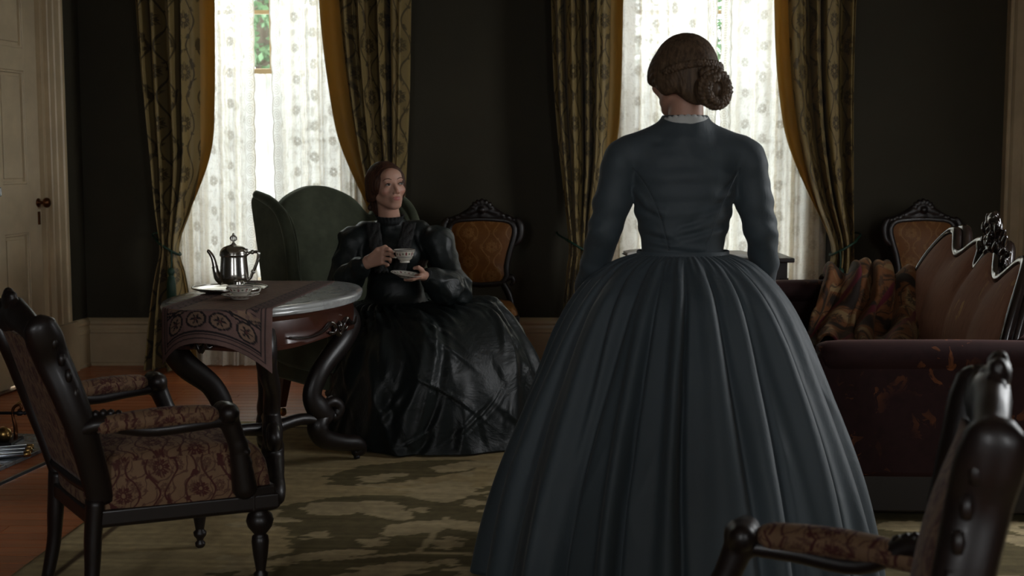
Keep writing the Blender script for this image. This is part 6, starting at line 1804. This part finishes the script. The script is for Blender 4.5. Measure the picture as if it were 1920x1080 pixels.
# ---------------- the standing woman, seen from behind
def build_standing():
    o0 = np.array((0.515, 4.0, 0.0))
    t = thing('person', 'person in slate blue full-skirted dress standing with back to the camera', 'person', tuple(o0))
    HR = rotz(math.radians(180 + 28)) @ rotx(math.radians(6)); HT = np.array((-0.012, 0.012, 1.530))
    s = SDF((-0.40, -0.16, 0.66), (0.40, 0.46, 1.68), 0.0042)
    s.frame(HR, HT); head_sdf(s); s.frame()
    nb = HT + HR @ np.array((0, 0.028, -0.06))
    s.cap(nb, (0.0, -0.005, 1.375), 0.047, 0.055, 0.02)
    s.cap((-0.13, 0.0, 1.325), (0.13, 0.0, 1.325), 0.045, 0.045, 0.03)
    s.ell((0, 0.01, 1.23), (0.135, 0.09, 0.13), k=0.04); s.ell((0, 0.01, 1.07), (0.105, 0.075, 0.15), k=0.04); s.ell((0, 0.0, 0.92), (0.145, 0.10, 0.11), k=0.04)
    for x in (-1, 1):
        s.chain([(x * 0.172, 0.0, 1.30), (x * 0.232, 0.02, 1.09), (x * 0.288, 0.19, 0.865)], [0.042, 0.034, 0.022], 0.012)
        K = np.array((x * 0.286, 0.262, 0.800))
        sd = np.array((0.15 * x, 0.8, 0.6)); sd /= np.linalg.norm(sd)
        hand_sdf(s, (x * 0.288, 0.19, 0.865), K, sd, [
            [K + sd * 0.028, K + sd * 0.030 + (0, 0.012, -0.035), K + sd * 0.024 + (-x * 0.012, 0.008, -0.060)],
            [K + sd * 0.010, K + sd * 0.011 + (0, 0.010, -0.040), K + sd * 0.008 + (-x * 0.014, 0.004, -0.068)],
            [K - sd * 0.010, K - sd * 0.010 + (0, 0.008, -0.038), K - sd * 0.010 + (-x * 0.015, 0.000, -0.064)],
            [K - sd * 0.028, K - sd * 0.028 + (0, 0.006, -0.030), K - sd * 0.026 + (-x * 0.014, -0.002, -0.050)]],
            [(x * 0.284, 0.215, 0.855), (x * 0.262, 0.262, 0.838), (x * 0.252, 0.290, 0.812), (x * 0.250, 0.300, 0.786)])
    P, F = s.mesh(); P = relax(P, F, 1, 0.4)
    body = make('body', P, F, MT['skin'], t, col=skin_colors(P, HR, HT))
    eyes(body, HR, HT)
    # hair drawn back to a low coiled bun
    h = SDF(HT - 0.20, HT + 0.20, 0.0040)
    h.frame(HR, HT)
    h.ell((0, 0.024, 0.032), (0.088, 0.103, 0.093), k=0.01)
    h.ell((0, 0.070, -0.010), (0.078, 0.055, 0.070), k=0.03)
    for x in (-1, 1):
        h.ell((x * 0.064, -0.002, 0.004), (0.033, 0.066, 0.060), rotx(0.25), k=0.02)
        h.ell((x * 0.074, 0.030, -0.026), (0.022, 0.048, 0.034), k=0.015)
    h.ell((0, -0.100, -0.040), (0.058, 0.085, 0.098), k=0.018, sub=True)
    h.ell((0, -0.115, 0.035), (0.036, 0.055, 0.045), k=0.025, sub=True)
    h.cap((0, -0.10, 0.118), (0, -0.02, 0.136), 0.012, 0.010, 0.012, sub=True)
    for x in (-1, 1): h.ell((x * 0.082, -0.050, -0.066), (0.036, 0.062, 0.048), k=0.012, sub=True)
    h.ell((0, 0.088, -0.050), (0.062, 0.036, 0.045), k=0.02)
    P, F = h.mesh(); L = (P - HT) @ HR
    ang = np.arctan2(L[:, 0], L[:, 2] + 0.30)
    P = P + (0.0012 * np.sin(ang * 330))[:, None] * ((P - HT) / np.linalg.norm(P - HT, axis=1)[:, None])
    hair = make('hair', P, F, MT['hair_fair'], t)
    # bun: braid wound round a knot
    bc = np.array((-0.006, 0.128, -0.058)); toW = lambda p: tuple(HR @ np.array(p) + HT)
    k = SDF(HT - 0.25, HT + 0.25, 0.0045); k.frame(HR, HT); k.ell(bc, (0.050, 0.030, 0.050), k=0.01); k.ell(bc + (0, 0.018, 0), (0.026, 0.020, 0.026), k=0.01)
    P, F = k.mesh(); bun = make('bun', P, F, MT['hair_fair'], hair)
    for strand in range(3):
        pts = []
        for q in np.linspace(0, 1, 120):
            a = q * 2 * PI * 2.15 + 0.8; R0 = 0.056 - 0.026 * q
            w = 2 * PI * (q * 17 + strand / 3)
            rr = R0 + 0.0065 * math.sin(w); dy = 0.018 + 0.020 * q + 0.006 * math.sin(2 * w)
            pts.append(toW(bc + np.array((rr * math.cos(a), dy, rr * math.sin(a)))))
        MB().tube(pts, 0.0088, 7, 1).build('braid_strand', MT['hair_fair'], bun)
    for strand in range(3):
        pts = []
        for q in np.linspace(0, 1, 70):
            a = PI * (0.03 + 0.94 * q); w = 2 * PI * (q * 9 + strand / 3)
            x = 0.093 * math.cos(a); yy = 0.030 + 0.100 * math.sin(a) ** 0.8; z = 0.002 + 0.018 * math.sin(a) - 0.012 * math.cos(a) * 0
            pts.append(toW((x * (1 + 0.03 * math.sin(2 * w)), yy + 0.004 * math.sin(2 * w), z + 0.0062 * math.sin(w))))
        MB().tube(pts, 0.0068, 7, 1).build('braid_strand', MT['hair_fair'], hair)
    # white collar with scalloped edge, standing above the neckline
    n = 160; V = []
    rr0 = [(0.069, -0.040), (0.067, -0.025), (0.0655, -0.007), (0.065, -0.001)]
    for j, (rr, zz) in enumerate(rr0):
        for i in range(n):
            a = 2 * PI * i / n; sc_ = 0.005 * abs(math.sin(a * 11)) if j == 3 else 0
            V.append((0.0 + (rr + 0.003) * 1.02 * math.cos(a), -0.002 + (rr + 0.004) * math.sin(a), 1.400 + zz + sc_ - 0.014 * math.sin(a)))
    o = make('collar', V, grid_faces(n, 4, True), MT['white_cotton'], t); o.modifiers.new('solid', 'SOLIDIFY').thickness = 0.003
    # bodice: fitted back, set-in sleeves
    b = SDF((-0.40, -0.22, 0.80), (0.40, 0.36, 1.46), 0.0055)
    prof = [(0.985, 0.122, 0.097), (1.02, 0.121, 0.096), (1.06, 0.129, 0.100), (1.11, 0.142, 0.108), (1.16, 0.155, 0.112), (1.21, 0.163, 0.116), (1.26, 0.168, 0.112), (1.30, 0.165, 0.100), (1.33, 0.145, 0.084), (1.36, 0.105, 0.074), (1.385, 0.076, 0.072)]
    for (z, a, bb), (z2, a2, b2) in zip(prof[:-1], prof[1:]):
        b.ell((0, 0.010, (z + z2) / 2), ((a + a2) / 2, (bb + b2) / 2, 0.075 if z < 1.30 else 0.036), k=0.012)
    b.cap((-0.165, 0.0, 1.305), (0.165, 0.0, 1.305), 0.050, 0.050, 0.03)
    for x in (-1, 1):
        b.cap((x * 0.06, 0.0, 1.352), (x * 0.190, 0.0, 1.302), 0.046, 0.040, 0.02)
        b.ell((x * 0.194, 0.002, 1.278), (0.050, 0.060, 0.062), k=0.010)
        b.ell((x * 0.065, 0.095, 1.20), (0.062, 0.055, 0.062), k=0.04)
        b.chain([(x * 0.196, 0.002, 1.26), (x * 0.212, 0.010, 1.16), (x * 0.234, 0.022, 1.075), (x * 0.262, 0.100, 0.965), (x * 0.287, 0.175, 0.880)], [0.053, 0.053, 0.050, 0.042, 0.030], 0.014)
    b.cap((0, -0.002, 1.345), (0, 0.002, 1.40), 0.082, 0.068, 0.025)
    b.ell((0, 0.0, 1.480), (0.13, 0.13, 0.072), k=0.004, sub=True)
    P, F = b.mesh()
    N = P * np.array((1, 1, 0)) - np.array((0, 0.01, 0)); N /= np.linalg.norm(N, axis=1)[:, None] + 1e-6
    back = sstep(0.02, -0.05, -P[:, 1] * -1) if False else np.clip(-(P[:, 1] - 0.02) / 0.08, 0, 1)
    # pull lines across the back, running down to the waist from the arms
    w1 = np.zeros(len(P))
    for ax, az, bx, bz, am, wd in ((0.155, 1.165, 0.02, 1.095, 0.007, 0.012), (0.145, 1.125, -0.04, 1.065, 0.006, 0.011), (0.13, 1.080, -0.05, 1.035, 0.006, 0.010), (-0.155, 1.170, -0.06, 1.125, 0.007, 0.012),
                                   (-0.135, 1.085, -0.01, 1.050, 0.006, 0.010), (-0.12, 1.045, 0.06, 1.020, 0.005, 0.009), (0.165, 1.215, 0.095, 1.165, 0.006, 0.012), (-0.165, 1.215, -0.11, 1.150, 0.006, 0.011), (0.17, 1.18, 0.13, 1.06, 0.005, 0.010)):
        L = (bx - ax) ** 2 + (bz - az) ** 2
        q = ((P[:, 0] - ax) * (bx - ax) + (P[:, 2] - az) * (bz - az)) / L; qc = np.clip(q, 0, 1)
        sd = ((P[:, 0] - ax) * (bz - az) - (P[:, 2] - az) * (bx - ax)) / math.sqrt(L)
        fade = np.sin(np.clip(q, 0, 1) * PI) ** 0.5
        w1 += am * fade * (np.exp(-(sd / wd) ** 2) - 0.9 * np.exp(-((sd - 1.6 * wd) / (0.7 * wd)) ** 2))
    d1 = np.array([mnoise.noise(Vector((p[0] * 6 + p[2] * 4, p[1] * 6, p[2] * 15))) for p in P]) * 0.0075 * (0.35 + 0.65 * sstep(1.26, 1.14, P[:, 2]))
    d2 = np.array([mnoise.noise(Vector((p[0] * 16 + 5, p[1] * 16, p[2] * 26))) for p in P]) * 0.0030
    arm = sstep(0.165, 0.20, np.abs(P[:, 0]))
    d3 = np.sin(P[:, 2] * 120 + P[:, 1] * 60) * 0.0022 * arm * (np.exp(-((P[:, 2] - 1.09) / 0.07) ** 2) + 0.3)
    P = P + N * ((w1 * back + d1 * (0.6 + 0.4 * arm) + d2 + d3))[:, None]
    bod = make('bodice', P, F, MT['blue_cotton'], t)
    # curved back seams and waistband
    for x in (-1, 1):
        pts = [(x * 0.158, -0.050, 1.262), (x * 0.120, -0.098, 1.20), (x * 0.085, -0.107, 1.12), (x * 0.055, -0.098, 1.02)]
        MB().tube(pts, 0.0013, 6, 5).build('seam_piping', MT['blue_cotton'], bod)
    n = 90; V = []
    for z, k in ((0.988, 1.035), (0.990, 1.05), (1.012, 1.045), (1.014, 1.03)):
        for i in range(n):
            a = 2 * PI * i / n; V.append((0.133 * k * math.cos(a), 0.010 + 0.104 * k * math.sin(a), z))
    make('waistband', V, grid_faces(n, 4, True), MT['blue_cotton'], t)
    # bell skirt with cartridge pleats
    nu, nv = 520, 110
    prof = [(1.004, 0.132), (0.995, 0.160), (0.978, 0.196), (0.950, 0.232), (0.915, 0.266), (0.870, 0.300), (0.78, 0.350), (0.68, 0.396), (0.58, 0.438), (0.49, 0.472), (0.33, 0.526), (0.16, 0.570), (0.014, 0.600)]
    zz = np.concatenate([np.linspace(1.004, 0.90, 40), np.linspace(0.895, 0.014, 70)])
    rz_ = crom([p[0] for p in prof], [p[1] for p in prof], zz)
    th = np.linspace(0, 2 * PI, nu, endpoint=False)
    r = np.random.default_rng(8)
    disp = np.zeros((nv, nu))
    drop = (1.004 - zz)
    nf = 22
    for k in range(nf):
        a0 = 2 * PI * (k + r.uniform(-0.3, 0.3)) / nf; w = r.uniform(0.055, 0.12); am = r.uniform(0.6, 1.35); dr = r.uniform(-0.10, 0.10)
        wz = w * (1 + 0.25 * np.sin(drop * 3 + k))[:, None]
        d = (th[None, :] - a0 - (dr * np.sin(drop * 2.2))[:, None] + PI) % (2 * PI) - PI
        env = np.interp(drop, [0, 0.02, 0.06, 0.25, 0.6, 1.0], [0.003, 0.011, 0.022, 0.036, 0.046, 0.052]) * (1 + 0.25 * np.sin(drop * 5 + 2 * k))
        disp += am * env[:, None] * (np.exp(-np.abs(d / wz) ** 2.6) * 0.8 - 0.8 * np.exp(-((d - 1.30 * wz) / (0.38 * wz)) ** 2))
    for k in range(40):
        a0 = r.random() * 2 * PI; z0 = r.uniform(0.15, 0.9); w = r.uniform(0.02, 0.04); am = r.uniform(0.002, 0.005); Ls = r.uniform(0.05, 0.15); dr = r.uniform(-1, 1)
        d = (th[None, :] - a0 - dr * (zz - z0)[:, None] + PI) % (2 * PI) - PI
        disp += am * np.exp(-((zz - z0) / Ls) ** 2)[:, None] * np.exp(-np.abs(d / w))
    fine = 0.0045 * np.sin(th * 64)[None, :] * np.exp(-((drop - 0.012) / 0.03) ** 2)[:, None]
    RR = rz_[:, None] + disp + fine - 0.012 * sstep(0.05, 0.4, drop)[:, None]
    ell = 0.78 + 0.20 * sstep(0.0, 0.12, drop)[:, None]
    X = RR * np.cos(th)[None, :]; Y = 0.010 + RR * np.sin(th)[None, :] * ell
    Z = np.repeat(zz[:, None], nu, 1) + 0.006 * np.sin(th * 7)[None, :] * sstep(0.02, 0.3, drop)[:, None] * (1 - sstep(0.8, 0.98, drop))[:, None]
    make('skirt', np.stack([X, Y, Z], -1).reshape(-1, 3), grid_faces(nu, nv, True)[:, ::-1], MT['blue_cotton'], t).modifiers.new('solid', 'SOLIDIFY').thickness = 0.003
build_standing()
